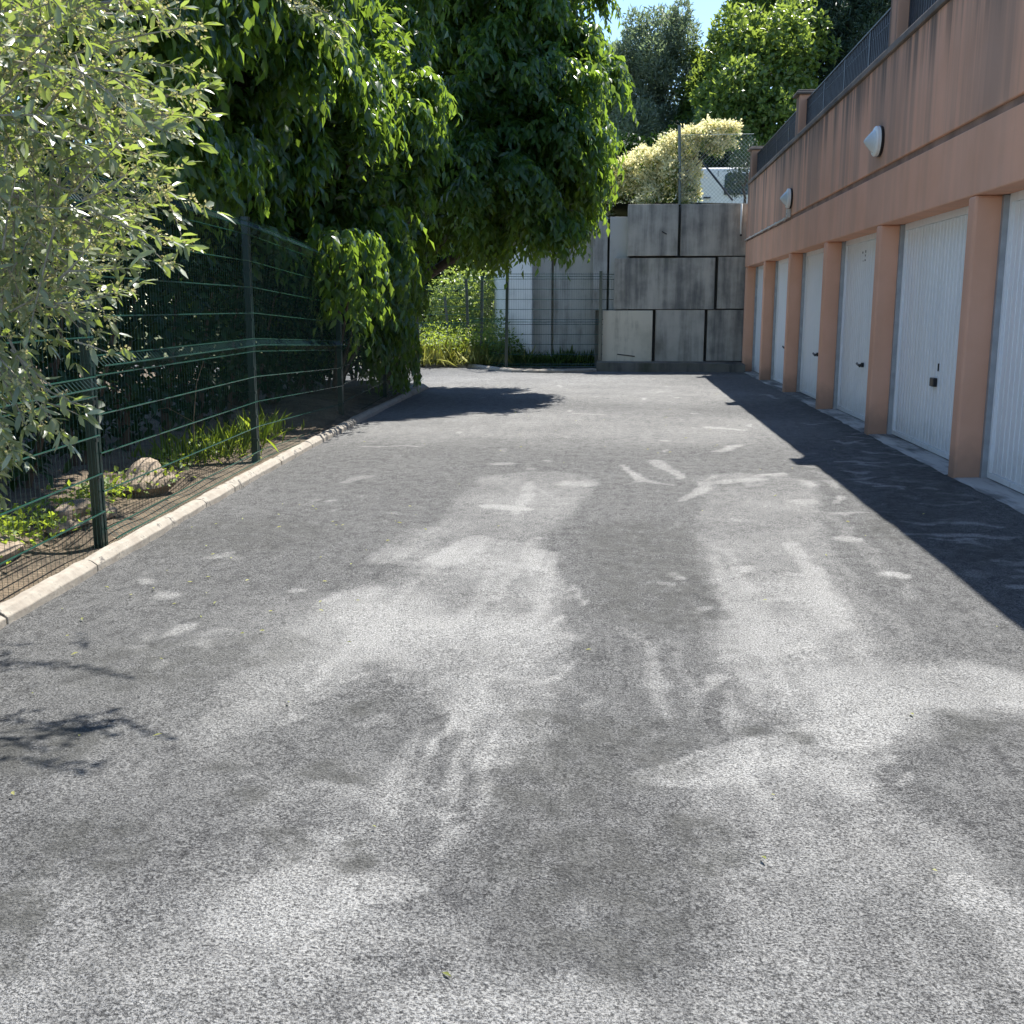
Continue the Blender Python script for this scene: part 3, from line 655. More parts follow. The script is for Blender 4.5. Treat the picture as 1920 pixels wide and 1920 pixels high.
# ================================================================== WELDED MESH FENCES
def wire_panel(A, B, z0, zA, H, parent, vstep=.05, fold=-1, cut=None, wr=.0026):
    """A,B ground points; z0/zA bottom height at A and B; folds towards the yard"""
    A = np.array(A); B = np.array(B); L = np.linalg.norm(B-A); t = (B-A)/L; nn = np.array([-t[1], t[0]])*fold
    k = H/1.93; folds = [0.0, .9, 1.80]
    zs = []
    for f0 in folds: zs += [(f0, 0), (f0+.05, .045), (f0+.10, 0)]
    zs.append((1.93, 0)); zs = [(z*k, d*k) for z, d in zs]
    m = MB()
    def pt(s, z, d):
        c = A+t*s+nn*d; return (c[0], c[1], z0+(zA-z0)*s/L+z)
    n = int(L/vstep)
    for i in range(n+1):
        s = .02+(L-.04)*i/n
        m.tube([pt(s, z, d) for z, d in zs], wr*.5, 3, False)
    hz = [(0, .0), (.05, .05), (.10, 0), (.30, 0), (.50, 0), (.70, 0), (.90, 0), (.95, .05), (1.0, 0), (1.2, 0), (1.4, 0), (1.6, 0), (1.80, 0), (1.85, .05), (1.90, 0)]
    for z, d in hz:
        z *= k; d *= k; m.tube([pt(0, z, d+.006), pt(L, z, d+.006)], wr*1.75, 5, False)
    return m.build('mesh_panel', M['wire'], parent)
def fence_post(x, y, z0, h, parent, lean=(0, 0), ang=0.0):
    m = MB(); w2, d2 = .026, .032; ca, sa = math.cos(ang), math.sin(ang)
    sec = [(-w2, -d2), (w2, -d2), (w2, -.008), (w2-.008, -.008), (w2-.008, .008), (w2, .008), (w2, d2), (-w2, d2), (-w2, .008), (-w2+.008, .008), (-w2+.008, -.008), (-w2, -.008)]
    for z, f in ((z0, 0), (z0+h, 1)):
        for u, v in sec: m.v.append((x+u*ca-v*sa+lean[0]*f, y+u*sa+v*ca+lean[1]*f, z))
    k = len(sec); m.f += [tuple(range(k))[::-1], tuple(range(k, 2*k))]+[(i, (i+1) % k, k+(i+1) % k, k+i) for i in range(k)]
    p = m.build('post', M['green'], parent)
    c = MB()
    for z in np.arange(.12, h-.05, .2):
        f = z/h; c.box((x+lean[0]*f-.03, y+lean[1]*f-.038, z0+z), (x+lean[0]*f+.035, y+lean[1]*f-.012, z0+z+.022))
    tag(c.build('clip_row', M['green'], p), kind='stuff')
    return p
FP = [tuple(at(px, py, Z=.03)[:2]) for px, py in ((200, 1027), (487, 868), (645, 785))]
d0 = (FP[1][0]-FP[0][0], FP[1][1]-FP[0][1])
FPm = [(FP[0][0]-d0[0]*.86+.08, FP[0][1]-d0[1]*.86)]+FP+[(kerb_x(15.4)-.24, 15.4), tuple(at(789, 716, Z=.03)[:2])]
FPm = [(FPm[0][0]+.25, FPm[0][1]-2.9)]+FPm
fence = tag(empty('mesh_fence', (*FP[1], 0)), 'dark green welded mesh fence standing behind the long pale kerb', 'fence')
FB = [(-.12, -.12), (-.08, -.08), (.03, .03), (.03, -.10), (-.08, -.02), (0, .03)]
for (a, b, (za, zb)) in zip(FPm[:-1], FPm[1:], FB): wire_panel(a, b, za, zb, 2.02, fence)
for i, p in enumerate(FPm): fence_post(p[0]-.03, p[1], -.1, [2.0, 2.0, 2.14, 2.16, 2.06, 2.1, 2.12][i], fence, (-.03, 0) if i == 6 else (0, 0))
f2 = [tuple(at(px, py, Z=.02)[:2]) for px, py in ((1124, 692), (949, 692), (902, 684), (880, 682), (846, 678))]
far = tag(empty('mesh_fence', (*f2[1], 0)), 'green mesh fence bending round weeds in front of the concrete panel wall', 'fence')
wire_panel((f2[0][0]+.28, f2[0][1]+.25), f2[0], .02, .02, 2.05, far, wr=.0034); 
for a, b in zip(f2[:-2], f2[1:-1]): wire_panel(a, b, .02, .02, 2.05, far, fold=1, wr=.0034)
wire_panel(f2[3], (f2[4][0]-1.6, f2[4][1]+.3), .02, .02, 1.85, far, fold=1, wr=.0034)
for i, p in enumerate(f2): fence_post(p[0], p[1], -.05, [2.15, 2.2, 2.1, 2.05, 1.65][i], far, [(0, 0), (.03, 0), (.04, 0), (-.06, 0), (-.14, 0)][i], 1.57)

# ================================================================== UPPER LEVEL: chain link, van, shrubs
chy = 24.3
cl = tag(empty('chain_link_fence', tuple(at(1272, 378, Y=chy))), 'chain link fence with dark post and slanted brace above the block wall', 'fence')
zb = at(1272, 384, Y=chy)[2]
q0, q1 = at(1274, 235, Y=chy), at(1274, 384, Y=chy)
MB().tube([tuple(q1), tuple(q0)], .035, 8).build('post', M['green'], cl)
s0, s1 = at(1318, 305, Y=chy), at(1374, 376, Y=chy)
MB().tube([tuple(s1), tuple(s0)], .022, 6).build('brace', M['iron'], cl)
m = MB(); xa, xb = at(1274, 300, Y=chy)[0], at(1412, 300, Y=chy)[0]; hh = 1.45; st = .085
for k in range(int((xb-xa+hh)/st)):
    for sgn in (1, -1):
        xs = xa-hh+k*st if sgn == 1 else xa+k*st
        pts = []
        for tt in (0, hh):
            pts.append((xs+tt if sgn == 1 else xs-tt+0, chy+.02*sgn, zb+tt))
        (xA, _, zA_), (xB, _, zB_) = pts
        lo, hi = 0.0, 1.0
        if xB != xA:
            for lim in (xa, xb):
                pass
            t0, t1 = sorted(((xa-xA)/(xB-xA), (xb-xA)/(xB-xA))); lo, hi = max(0, t0), min(1, t1)
        if hi-lo < .02: continue
        P0 = [xA+(xB-xA)*lo, pts[0][1]*1.0, zA_+(zB_-zA_)*lo]; P1 = [xA+(xB-xA)*hi, pts[0][1], zA_+(zB_-zA_)*hi]
        m.tube([P0, P1], .0022, 3, False)
m.build('wire_mesh', M['cwire'], cl)
MB().tube([(xa, chy, zb+hh), (xb, chy, zb+hh)], .006, 5).build('tension_wire', M['cwire'], cl)

def van():
    Yv = 27.6; zr = at(1330, 313, Y=Yv)[2]; xl = at(1262, 350, Y=Yv)[0]; g = zr-1.88
    r = tag(empty('van', (xl+2.2, Yv+.9, g)), 'white van parked behind the chain link fence', 'van')
    # side outline, x along the van (rear at left), extruded across
    sec = [(.05, .35), (.02, .75), (.06, 1.15), (.24, 1.72), (.34, 1.84), (.6, 1.88), (2.9, 1.87), (3.15, 1.82), (3.75, 1.16), (4.25, 1.02), (4.38, .8), (4.40, .38), (3.9, .3), (.5, .3)]
    m = MB(); n = len(sec)
    for y, ins in ((0, .035), (.05, 0), (1.75, 0), (1.80, .035)):
        for x, z in sec:
            tuck = max(0, z-1.1)*.10
            m.v.append((xl+x+(ins if x < 2 else -ins), Yv+(y+tuck if y < 1 else y-tuck), g+z-(ins if z > 1 else 0)))
    for j in range(3):
        for i in range(n): m.f.append((j*n+i, j*n+(i+1) % n, (j+1)*n+(i+1) % n, (j+1)*n+i))
    m.f += [tuple(range(n))[::-1], tuple(3*n+i for i in range(n))]
    m.build('body', M['van'], r, .03)
    def side_quad(name, pts, mat, off):
        q = MB()
        for x, z in pts: q.v.append((xl+x, Yv+max(0, z-1.1)*.10-off, g+z))
        for x, z in pts: q.v.append((xl+x, Yv+max(0, z-1.1)*.10-off+.02, g+z))
        k = len(pts); q.f = [tuple(range(k)), tuple(range(k, 2*k))[::-1]]+[(i, (i+1) % k, k+(i+1) % k, k+i) for i in range(k)]
        return q.build(name, M[mat], r)
    wx = at(1358, 340, Y=Yv)[0]-xl
    side_quad('window', [(wx, 1.22), (wx+.02, 1.68), (wx+.08, 1.74), (wx+1.1, 1.72), (wx+1.45, 1.22)], 'glass', .012)
    sx = at(1346, 340, Y=Yv)[0]-xl
    side_quad('door_seam', [(sx, .4), (sx, 1.8), (sx+.012, 1.8), (sx+.012, .4)], 'glass', .004)
    hx = at(1319, 372, Y=Yv); side_quad('door_handle', [(hx[0]-xl, hx[2]-g), (hx[0]-xl, hx[2]-g+.035), (hx[0]-xl+.17, hx[2]-g+.035), (hx[0]-xl+.17, hx[2]-g)], 'black', .02)
    for x in (.85, 3.55):
        for y in (.0, 1.62):
            wh = MB().lathe([(0, .31), (.02, .325), (.18, .325), (.2, .31)], (xl+x, Yv+y+.19, g+.325), '-y', 20).build('wheel', M['rubber'], r)
            MB().lathe([(0, .19), (.012, .17), (.014, .05)], (xl+x, Yv+y+(-.012 if y < 1 else .2), g+.325), '-y', 16).build('rim', M['galv'], wh)
van()

# ================================================================== FOLIAGE
def limbs(m, base, ends, r0, sag=.0):
    base = np.array(base)
    for e in ends:
        e = np.array(e); mid = base+(e-base)*.5+np.array([random.uniform(-.2, .2), random.uniform(-.2, .2), .25])
        ts = np.linspace(0, 1, 7)[:, None]
        pts = (1-ts)**2*base+2*ts*(1-ts)*mid+ts**2*e
        m.tube(pts, np.linspace(r0, r0*.18, 7), 7)
def put_leaves(name, data, mat, parent, simple=False, bend=.18):
    P, D, Nh, L, W, T = data
    return put(name, leaf_mesh(name, P, D, Nh, L, W, simple, bend, T), M[mat], parent)
def scatter(P, N, L, W, up=.3, outw=.7, rnd=.8, hang=0.0):
    n = len(P); D = nrm(N*outw+np.array([0, 0, up-hang])+rdir(n)*rnd)
    return (P, D, nrm(N*.7+rdir(n)*.7+np.array([0, 0, .4])), L*(.65+.7*RNG.random(n)), W*(.7+.6*RNG.random(n)), RNG.random(n))

# --- big drooping tree over the yard
right = [lp(962, 220, 17.6, 1.45, 2.0, 1.6), lp(963, -110, 17.9, 1.5, 2.1, 1.6), lp(1057, 190, 17.0, .72, 1.3, 1.05), lp(938, 335, 17.4, 1.45, 1.9, .85),
         lp(1027, 395, 17.2, .50, 1.0, .72), lp(858, 355, 17.4, 1.0, 1.5, .9), lp(1032, 10, 17.4, .65, 1.3, 1.1), lp(828, 150, 18.5, 1.2, 1.8, 2.0), lp(878, -300, 18.2, 2.0, 2.3, 1.7)]
def big_tree(name, label, lobes, trunk, dens, limb_ends):
    r = tag(empty(name, trunk), label, 'tree', 'drooping trees over the fence')
    p, n = lobe_pts(lobes, dens, .86, 1.0)
    k = 36; P = np.repeat(p, k, 0); N = np.repeat(n, k, 0)
    P = P+RNG.normal(size=P.shape)*np.array([.10, .10, .07])
    out = nrm(N*.75+rdir(len(P))*1.0+np.array([0, 0, .30]))
    d1 = sprays(P, out, 9, .40, .62, .150, .064, .75)
    d1[5][:] = np.clip(d1[5]*.7+np.repeat(RNG.random(len(p)), k*9)*.35, 0, 1)
    v = vol_pts(lobes, 420, .80)
    d2 = scatter(v, rdir(len(v)), .15, .07, hang=.6)
    d2[5][:] *= .5  # inner leaves tinted darker: crown's interior shade put into the colour
    put_leaves('crown', cat([d1, d2]), 'ficus', r)
    m = MB(); b = np.array(trunk); ft = b+np.array([.1, 0, 1.5])
    m.tube([b+np.array([0, 0, -.2]), b+np.array([.02, .03, .5]), b+np.array([.05, 0, 1.0]), ft], [.24, .19, .17, .16], 10)
    limbs(m, ft, limb_ends, .11)
    m.build('trunk', M['bark'], r, smooth=True)
    return len(d1[0])
n1 = big_tree('drooping_tree', 'large drooping dark green tree whose crown hangs over the asphalt', right, (-3.9, 18.6, 0), 1.25, [l[:3] for l in right])
left = [lp(645, 120, 13.2, .95, 1.5, 1.25), lp(515, 20, 13.4, 1.3, 1.7, 1.5), lp(515, 250, 12.6, 1.0, 1.5, .95), lp(665, 300, 13.0, .62, 1.2, .75), lp(395, 180, 12.2, 1.1, 1.6, 1.3), lp(595, 360, 14.4, .9, 1.4, .7),
        lp(715, 260, 14.2, .5, 1.0, 1.1), lp(455, 380, 12.4, .7, 1.3, .55), (-3.6, 10.6, 4.7, 1.2, 1.7, 1.2), (-3.5, 8.3, 4.6, 1.2, 1.6, 1.0), (-4.3, 9.5, 3.6, 1.1, 2.0, 1.3), (-4.4, 12.5, 3.0, 1.1, 2.0, 1.6), (-4.5, 15.0, 2.5, .9, 1.4, 1.6), lp(595, -150, 13.6, 1.5, 1.8, 1.3)]  # high lobes over the fence, out of view, added to shade the hedge
n2 = big_tree('drooping_tree', 'drooping dark green tree rising behind the mesh fence next to the olive', left, (-4.6, 12.6, 0.1), 1.25, [l[:3] for l in left])
# branches spilling over the fence
cr = tag(empty('creeper', (-3.4, 13.5, 0)), 'leafy branches spilling over the mesh fence down to the kerb', 'climbing plant')
over = [lp(635, 455, 11.5, .34, .45, .18), lp(660, 515, 11.8, .22, .3, .36), lp(715, 590, 14.6, .22, .8, .60), lp(738, 650, 16.0, .20, .8, .42), lp(700, 480, 13.4, .4, .8, .4), lp(750, 520, 17, .3, .8, .5)]
p, n = lobe_pts(over, 42, .5)
put_leaves('foliage', sprays(p, nrm(n+np.array([.3, -.2, .1])), 8, .28, .8, .14, .062, 1.0), 'ficus', cr)
m = MB(); limbs(m, (-3.6, 13.5, .3), [o[:3] for o in over], .03); m.build('stem', M['bark'], cr)
# --- dense hedge behind the fence
hd = tag(empty('hedge', (-4.3, 9, .1)), 'dense dark hedge filling the space behind the mesh fence', 'hedge')
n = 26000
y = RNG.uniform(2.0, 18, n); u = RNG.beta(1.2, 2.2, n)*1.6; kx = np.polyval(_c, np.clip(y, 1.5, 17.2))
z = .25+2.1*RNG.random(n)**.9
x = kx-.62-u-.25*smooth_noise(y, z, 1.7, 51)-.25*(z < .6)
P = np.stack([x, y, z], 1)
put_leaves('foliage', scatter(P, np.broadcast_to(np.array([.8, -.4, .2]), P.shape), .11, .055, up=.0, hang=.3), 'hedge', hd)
m = MB()
for yy in np.arange(3, 18, .9): limbs(m, (kerb_x(yy)-1.2, yy, 0), [(kerb_x(yy)-.9, yy+random.uniform(-.4, .4), 1.6), (kerb_x(yy)-1.6, yy+random.uniform(-.5, .5), 2.0)], .03)
m.build('stem', M['bark'], hd)

# --- olive in front of the fence, hanging into the picture from the left
def olive():
    tr = (-3.5, 3.1, .1)
    r = tag(empty('olive_tree', tr), 'grey green olive tree in pale bloom hanging over the mesh fence', 'tree')
    bx = [(0, 325), (60, 280), (130, 265), (200, 295), (260, 250), (330, 265), (420, 255), (470, 192), (520, 185), (560, 165), (620, 110), (700, 35), (790, 20), (830, -60)]
    by = np.array([b[0] for b in bx]); bb = np.array([b[1] for b in bx])
    O, Dr, Ln = [], [], []
    k = 0
    while k < 500:
        py = random.uniform(-120, 820); lim = float(np.interp(py, by, bb))
        px = random.uniform(-160, lim-45)
        if py > 560 and random.random() < .5: continue
        Yd = random.uniform(2.55, 3.9) if py < 560 else random.uniform(2.6, 3.3)
        edge = (lim-px) < 130
        O.append(at(px, py, Y=Yd)); d = np.array([.75, -.05, random.uniform(-.5, .45)]) if edge else np.array([random.uniform(-.4, .9), random.uniform(-.6, .4), random.uniform(-.7, .7)])
        if py > 600: d = np.array([.35, -.1, -.8])
        Dr.append(d+RNG.normal(size=3)*.2); Ln.append(random.uniform(.14, .26) if edge else random.uniform(.18, .34)); k += 1
    for (px, py, Yd, dx, dz, ln) in ((540, -10, 4.3, .6, -.5, .26), (570, -15, 4.35, .5, -.8, .24), (590, 15, 4.3, .7, -.2, .20), (480, -30, 4.2, .6, -.3, .28), (300, 180, 3.0, .9, .0, .13), (290, 215, 3.0, .9, -.05, .14), (290, 340, 3.0, .6, -.8, .16), (150, 500, 2.8, .9, .0, .14), (70, 720, 2.7, .8, -.55, .13), (85, 755, 2.75, .9, -.15, .10), (140, 640, 2.7, .9, -.2, .08)):
        O.append(at(px, py, Y=Yd)); Dr.append(np.array([dx, 0, dz])); Ln.append(ln)
    for q in range(34):      # top shoots that throw the leaf shadow on the tarmac
        c = np.array([-1.35, 4.35, 2.85]) if q < 22 else np.array([-1.55, 5.4, 3.3])
        O.append(c+RNG.normal(size=3)*np.array([.22, .10, .10])); Dr.append(RNG.normal(size=3)*np.array([1, .6, .5])); Ln.append(random.uniform(.16, .3))
    O = np.array(O); Dr = nrm(np.array(Dr)); Ln = np.array(Ln)
    tw = MB(); Ps, Ds, Ns, Fp = [], [], [], []
    for o, d, ln in zip(O, Dr, Ln):
        m = int(ln/.026); up = np.array([0, 0, 1.0]); s = nrm(np.cross(d, up)); b = np.cross(s, d)
        curl = RNG.normal(size=3)*.25+np.array([0, 0, -.1])
        ts = np.linspace(0, 1, m); C = o+d*(ts[:, None]*ln)+curl*(ts[:, None]**2)*ln*.5
        tw.tube(C[::3] if m > 6 else C, np.linspace(.0035, .0012, len(C[::3] if m > 6 else C)), 4, False)
        T = nrm(np.gradient(C, axis=0))
        for j in range(1, m):
            ax = s if (j//1) % 2 == 0 else b
            for sg in (1, -1):
                Ps.append(C[j]); Ds.append(T[j]*.75+ax*sg*.75+RNG.normal(size=3)*.22); Ns.append(up+RNG.normal(size=3)*.7)
            if random.random() < .5:
                Fp.append(C[j])
        for e in (.2, -.2): Ps.append(C[-1]); Ds.append(T[-1]+s*e); Ns.append(up+RNG.normal(size=3)*.4)
    Ps, Ds, Ns = np.array(Ps), np.array(Ds), np.array(Ns); q = len(Ps)
    put('crown', leaf_mesh('crown', Ps, Ds, Ns, 0.051*(.6+.6*RNG.random(q)), .0145*(.75+.6*RNG.random(q)), 'oblong', .12, RNG.random(q)**1.2), M['olive'], r)
    Fp = np.array(Fp); Fp = Fp[RNG.random(len(Fp)) < .8]; c = 14
    FP_ = np.repeat(Fp, c, 0)+RNG.normal(size=(len(Fp)*c, 3))*.009
    q = len(FP_); put('blossom', leaf_mesh('blossom', FP_, rdir(q), rdir(q), np.full(q, .009), np.full(q, .008), True), M['olivef'], r)
    mid = np.array([-2.3, 3.1, 2.2])
    tw.tube([tr, (-3.4, 3.1, .7), (-3.2, 3.15, 1.3), (-3.0, 3.1, 1.8)], [.13, .10, .09, .08], 9)
    limbs(tw, (-3.0, 3.1, 1.8), [at(60, 120, Y=3.2), at(-40, 330, Y=3.1), at(40, 560, Y=3.0), at(260, 30, Y=3.5), at(200, 250, Y=3.2), at(150, 420, Y=3.0), at(30, 720, Y=2.8), at(540, -20, Y=4.3), at(480, -30, Y=4.2), (-1.35, 4.35, 2.85), (-1.55, 5.4, 3.3)], .028)
    tw.build('branch', M['oliveb'], r)
olive()

# --- ground plants and rocks behind the fence
def rock(px, py, dy, sx, sy, sz, label):
    c = at(px, py, Z=.2); c[0] = min(c[0], kerb_x(c[1])-.33-sx); bm = bmesh.new(); bmesh.ops.create_icosphere(bm, subdivisions=3, radius=1)
    sd = random.random()*50
    for v in bm.verts:
        k = 1+.22*math.sin(v.co.x*3.1+sd)*math.cos(v.co.y*2.7+sd)+.12*math.sin(v.co.z*6+sd*2)+random.uniform(-.03, .03)
        v.co = Vector((v.co.x*sx*k, v.co.y*sy*k, v.co.z*sz*k))
    me = bpy.data.meshes.new('rock'); bm.to_mesh(me); bm.free()
    o = put('rock', me, M['rock']); o.location = (c[0], c[1]+dy, .13); o.rotation_euler = (0, 0, random.uniform(-.06, .06))
    tag(o, label, 'rock', 'rocks behind the fence')
rock(338, 893, .1, .19, .30, .15, 'rounded brown rock behind the fence beside the tall grass tuft')
rock(262, 950, .05, .11, .32, .09, 'low flat rock behind the fence panel with the bottom fold')
rock(135, 1030, .0, .13, .42, .10, 'long low rock lying just behind the fence post')
rock(15, 1075, .0, .13, .30, .09, 'small sunlit rock under the yellow-green weeds')
def weeds(name, label, catg, spots, mat, L, W, n, h, spread, blade=False, kind=None):
    P, D = [], []
    for (x, y, z) in spots:
        a = RNG.normal(size=(n, 2))*spread; q = np.stack([x+a[:, 0], y+a[:, 1], np.full(n, z)], 1)
        if not blade: q[:, 2] += RNG.random(n)**1.3*h*random.uniform(.4, 1.3)
        P.append(q)
    P = np.concatenate(P); k = len(P)
    D = nrm(RNG.normal(size=(k, 3))*(np.array([.5, .5, .15]) if blade else 1)+np.array([0, 0, 1.0 if blade else .3]))
    r = put(name, leaf_mesh(name, P, D, rdir(k) if blade else nrm(rdir(k)*.6+np.array([0, 0, 1])), L*(.3+.9*RNG.random(k))*np.repeat(.55+.8*RNG.random(len(spots)), n), W*(.7+.6*RNG.random(k)), True, .25 if blade else .1, RNG.random(k)), M[mat])
    return tag(r, label, catg, kind=kind)
def back(px, py, z=.1):
    c = at(px, py, Z=z); c[0] = min(c[0], kerb_x(c[1])-.42-random.random()*.3); return tuple(c)
weeds('weed_patch', 'bright yellow-green weeds growing behind the rocks at the fence', 'weeds', [back(px, py, .14) for px, py in ((10, 1060), (40, 1060), (90, 1045), (130, 1000), (190, 960), (230, 945), (270, 925), (320, 905), (350, 880), (10, 1010), (45, 1005), (80, 1000), (110, 985), (150, 970), (170, 985), (215, 935), (240, 930), (285, 915), (300, 905), (30, 1040), (60, 1020), (395, 850), (430, 850), (375, 870))], 'weed', .045, .035, 60, .12, .09, kind='stuff')
weeds('grass_tuft', 'tall green grass tuft behind the fence beside the post', 'grass', [back(px, py, .1) for px, py in ((425, 860), (450, 850), (468, 840), (400, 870))], 'weed', .25, .0035, 120, 0, .16, True, kind='stuff')
weeds('grass_tuft', 'wiry grass tuft behind the fence past the second post', 'grass', [back(px, py, .1) for px, py in ((520, 835), (545, 822), (575, 810))], 'weed', .24, .004, 60, 0, .09, True, kind='stuff')
tw = MB(); c = np.array(back(390, 860)); tw.tube([c, c+np.array([.02, 0, .35]), c+np.array([.05, .02, .62]), c+np.array([.12, .02, .80])], [.005, .004, .003, .002], 5)
tw.tube([c+np.array([.02, 0, .3]), c+np.array([-.2, 0, .42]), c+np.array([-.32, 0, .40])], .002, 4)
tag(tw.build('dry_stalk', M['twig']), 'thin dry stalk leaning behind the fence', 'stalk')

# --- behind the far fence
def shrub(name, label, lobes, mat, dens, L, W, base, catg='shrub', simple=True, stem='bark', group=None, vol=60, up=.3, hang=0.0, flowers=None):
    r = tag(empty(name, base), label, catg, group)
    big = lobes
    if catg == 'tree' or flowers:
        lobes = []
        for l in big:
            lobes.append((*l[:3], *(np.array(l[3:])*.72)))
            for q in rdir(9): lobes.append((*(np.array(l[:3])+q*np.array(l[3:])*random.uniform(.62, 1.0)), *(np.array(l[3:])*random.uniform(.22, .50))))
    p, n = lobe_pts(lobes, dens, .6, 1.1); v = vol_pts(big, vol, .8)
    d = cat([scatter(p, n, L, W, up, .6, .9, hang), scatter(v, rdir(len(v)), L*1.2, W*1.2)])
    put_leaves('crown' if catg == 'tree' else 'foliage', d, mat, r, simple)
    if flowers:
        fd, fs, thr, fm = flowers
        p, n = lobe_pts(lobes, fd, .92, 1.12); keep = (n @ np.array([.10, -.25, .95]))+RNG.normal(size=len(p))*.25 > thr; p = p[keep]; n = n[keep]
        q = np.repeat(p, 6, 0)+RNG.normal(size=(len(p)*6, 3))*fs*.8; k = len(q)
        put('blossom', leaf_mesh('blossom', q, nrm(rdir(k)+np.repeat(n, 6, 0)), rdir(k), fs*(.7+.7*RNG.random(k)), fs*(.7+.5*RNG.random(k)), True), M[fm], r)
    m = MB(); b = np.array(base, float); top = np.mean([l[:3] for l in big], 0); lobes = big
    rr = .16 if catg == 'tree' else .04
    mid = b+(top-b)*np.array([.3, .3, .45])
    m.tube([b-np.array([0, 0, .3]), (b+mid)/2+np.array([.03, 0, 0]), mid], [rr, rr*.8, rr*.7], 8); limbs(m, mid, [l[:3] for l in lobes], rr*.5)
    m.build('trunk' if catg == 'tree' else 'stem', M[stem], r)
shrub('bush', 'sunlit pale green bush behind the far mesh fence', [lp(860, 560, 27.5, .75, .8, .75), lp(900, 545, 27.8, .5, .6, .7), lp(830, 600, 27.3, .55, .6, .6), lp(880, 630, 27.2, .6, .6, .5), lp(925, 580, 27.8, .35, .5, .8)], 'bush', 150, .12, .065, tuple(at(865, 655, Y=27.6)), vol=120)
weeds('meadow_grass', 'yellow-green tall grass behind the far fence posts', 'grass', [tuple(at(px, 684, Z=.05)+np.array([0, dy, 0])) for px in range(760, 950, 12) for dy in (.25, .8, 1.3)], 'drygrass', .45, .005, 70, 0, .35, True, kind='stuff')
weeds('meadow_weeds', 'leafy yellow-green weeds filling the corner behind the far fence posts', 'weeds', [tuple(at(px, 684, Z=.05)+np.array([0, dy, 0])) for px in range(770, 960, 14) for dy in (.3, .8, 1.3)], 'weed', .085, .03, 170, .8, .22, kind='stuff')
weeds('weed_row', 'dark weeds growing along the foot of the concrete panel wall', 'weeds', [(float(at(px, 690, Y=24.6)[0]), 24.65, .0) for px in range(960, 1125, 14)], 'mid', .36, .010, 70, 0, .10, True, kind='stuff')
shrub('ivy_bush', 'green leafy plant climbing beside the white corner pier', [lp(935, 630, 24.6, .25, .3, .55), lp(925, 660, 24.6, .35, .3, .3), lp(960, 660, 24.6, .3, .2, .35)], 'mid', 170, .09, .05, tuple(at(935, 684, Y=24.6)), vol=100)

# --- cream flowering hedge along the top of the wall
shrub('flowering_hedge', 'cream flowering creeper mounded along the top of the walls', [lp(1262, 290, 24.75, .42, .4, .55), lp(1250, 345, 24.6, .42, .35, .5), lp(1300, 262, 24.7, .45, .35, .32), lp(1345, 252, 24.7, .38, .3, .26), lp(1295, 335, 24.7, .28, .3, .5), lp(1368, 250, 24.7, .22, .25, .24), lp(1290, 370, 24.6, .2, .25, .3), lp(1352, 275, 24.7, .22, .25, .2)],
      'bush', 190, .085, .045, tuple(at(1262, 384, Y=24.7)), vol=220, flowers=(300, .05, .12, 'creamf'))
shrub('flowering_hedge', 'lower cream flowering mound stepping down toward the drooping tree', [lp(1195, 325, 24.8, .42, .4, .55), lp(1165, 350, 24.8, .45, .4, .45), lp(1135, 365, 24.8, .4, .4, .4), lp(1215, 365, 24.6, .35, .3, .4), lp(1110, 385, 24.9, .4, .4, .3)],
      'bush', 190, .085, .045, tuple(at(1180, 395, Y=24.8)), vol=220, flowers=(280, .05, .15, 'creamf'))
shrub('dark_shrub', 'dark feathery shrub between the van and the railing pillar', [lp(1392, 320, 25.2, .32, .35, .42), lp(1400, 290, 25.6, .42, .4, .3), lp(1378, 350, 25.0, .16, .25, .3)], 'dk', 260, .10, .025, tuple(at(1395, 385, Y=25.1)), vol=250, up=.7)

# --- trees behind
BG = 'trees on the slope behind the walls'
shrub('hazy_tree', 'tall grey-green tree with feathery top against the sky', [lp(1235, 80, 37, 1.1, 1.2, 1.35), lp(1200, 170, 37, 1.1, 1.3, 1.5), lp(1265, 170, 37, 1.0, 1.2, 1.5), lp(1165, 130, 37.5, .8, 1, 1.1), lp(1150, 230, 37.5, 1.0, 1, 1.2), lp(1215, 270, 36.5, 1.3, 1.3, 1.4), lp(1262, 60, 37.2, .45, .7, .7)], 'grey', 190, .17, .05, tuple(at(1230, 370, Y=37)), 'tree', group=BG, vol=90, up=.5)
shrub('broadleaf_tree', 'bright green broadleaf tree rising behind the flowering creeper', [lp(1420, 150, 31, 1.5, 1.4, 1.5), lp(1360, 220, 30.5, 1.0, 1.0, .9), lp(1480, 110, 31.5, 1.1, 1.2, 1.3), lp(1450, 230, 30.5, 1.2, 1.2, .9), lp(1400, 70, 31.5, .9, 1, 1.0), lp(1500, 200, 31, .8, 1, .9)], 'mid', 130, .17, .095, tuple(at(1430, 345, Y=31)), 'tree', group=BG, vol=70)
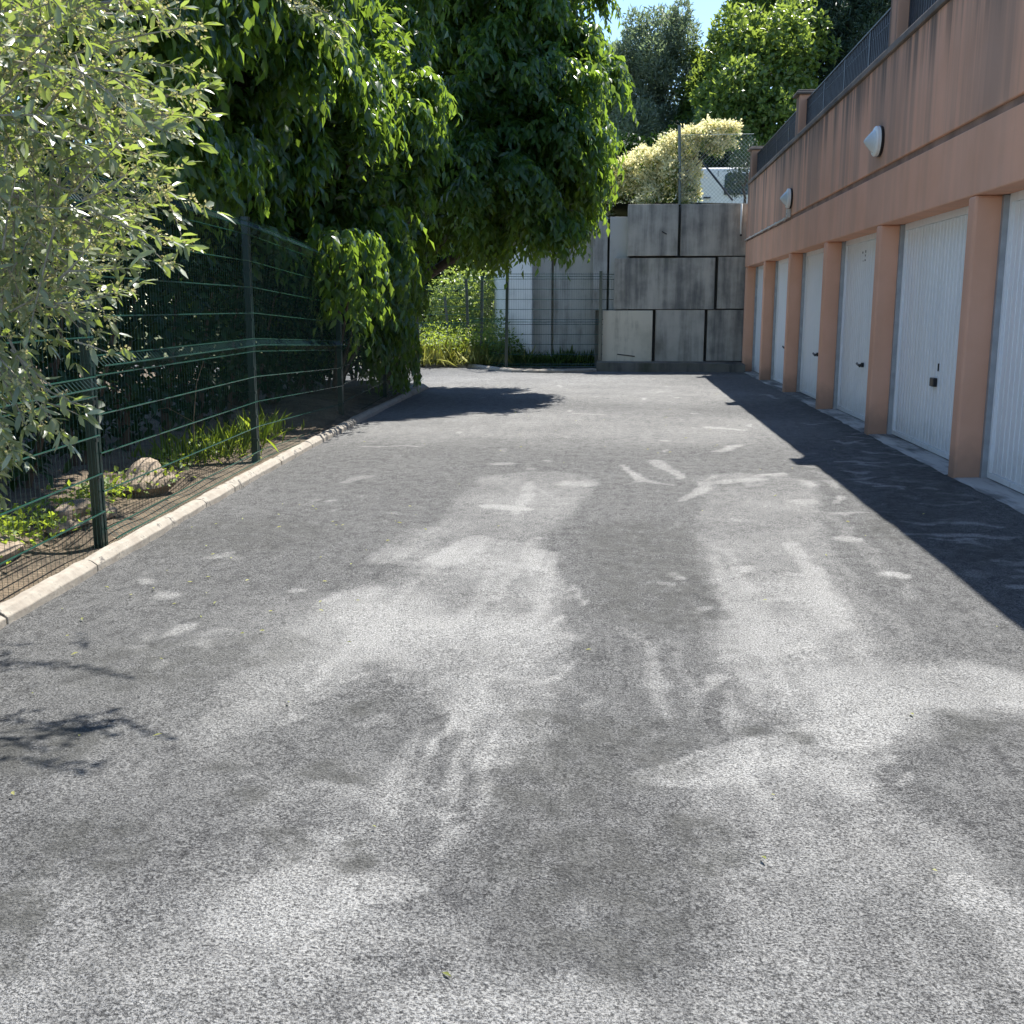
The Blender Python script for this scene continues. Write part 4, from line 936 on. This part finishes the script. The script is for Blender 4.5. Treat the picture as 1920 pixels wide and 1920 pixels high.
shrub('broadleaf_tree', 'darker leafy tree crowning behind the bright green one', [lp(1440, 20, 36, 1.6, 1.4, 1.2), lp(1405, 70, 36.5, 1.1, 1.2, .9), lp(1520, 0, 36, 1.6, 1.4, 1.4), lp(1335, 170, 36.5, .9, 1.2, 1.1), lp(1460, -60, 37, 1.5, 1.5, 1.3), lp(1350, 230, 36, 1.3, 1.3, 1.5), lp(1315, 165, 37, .8, .8, 1.2), lp(1300, 240, 36.5, .9, .8, 1.2)], 'mid', 120, .18, .095, tuple(at(1400, 350, Y=36.5)), 'tree', group=BG, vol=80)
shrub('conifer', 'dark blue-green conifer standing behind the terrace railing', [lp(1590, 60, 33, 1.3, 1.3, 1.7), lp(1640, -30, 33.5, 1.4, 1.3, 1.6), lp(1550, 150, 32.5, .9, 1.0, 1.3), lp(1570, -60, 33.5, 1.2, 1.2, 1.5), lp(1700, -60, 34, 1.5, 1.2, 1.6)], 'dk', 230, .17, .035, tuple(at(1610, 320, Y=33)), 'tree', group=BG, vol=200)
shrub('backdrop_tree', 'dark tree filling the gap below the grey-green tree', [lp(1210, 310, 33, 1.3, 1.0, .9), lp(1270, 300, 33.5, 1.2, 1.0, 1.0), lp(1140, 330, 33, 1.1, 1, 1.0), lp(1330, 310, 33, 1.2, 1, .8)], 'hedge', 130, .16, .08, tuple(at(1230, 365, Y=33)), 'tree', group=BG, vol=130)
shrub('backdrop_tree', 'dark tree behind the sunlit pale bush', [lp(840, 470, 33, 2.4, 1.2, 1.9), lp(760, 520, 32, 2.0, 1.2, 1.8), lp(930, 480, 34, 1.6, 1.2, 1.6), lp(820, 600, 31, 1.6, 1, 1.0), lp(700, 400, 33, 2.2, 1.2, 2.4), lp(600, 450, 32, 2.4, 1.2, 2.4)], 'hedge', 70, .19, .10, tuple(at(830, 660, Y=32)), 'tree', group=BG, vol=45)

# --- litter on the asphalt
k = 150
LP = np.stack([RNG.uniform(-2.6, 2.4, k), RNG.uniform(1.9, 20, k), np.full(k, .012)], 1); LP[:60, 0] = RNG.uniform(-2.6, -1.0, 60); LP[:60, 1] = RNG.uniform(2, 7, 60)
li = put('leaf_litter', leaf_mesh('leaf_litter', LP, RNG.normal(size=(k, 3))*np.array([1, 1, .05]), np.tile([0, 0, 1.0], (k, 1))+RNG.normal(size=(k, 3))*.2, .022*(.5+RNG.random(k)), .009*(.5+RNG.random(k)), True), M['drygrass'])
tag(li, 'tiny dry leaves and petals scattered on the asphalt', 'leaf litter', kind='stuff')
print('leaves', n1, n2)
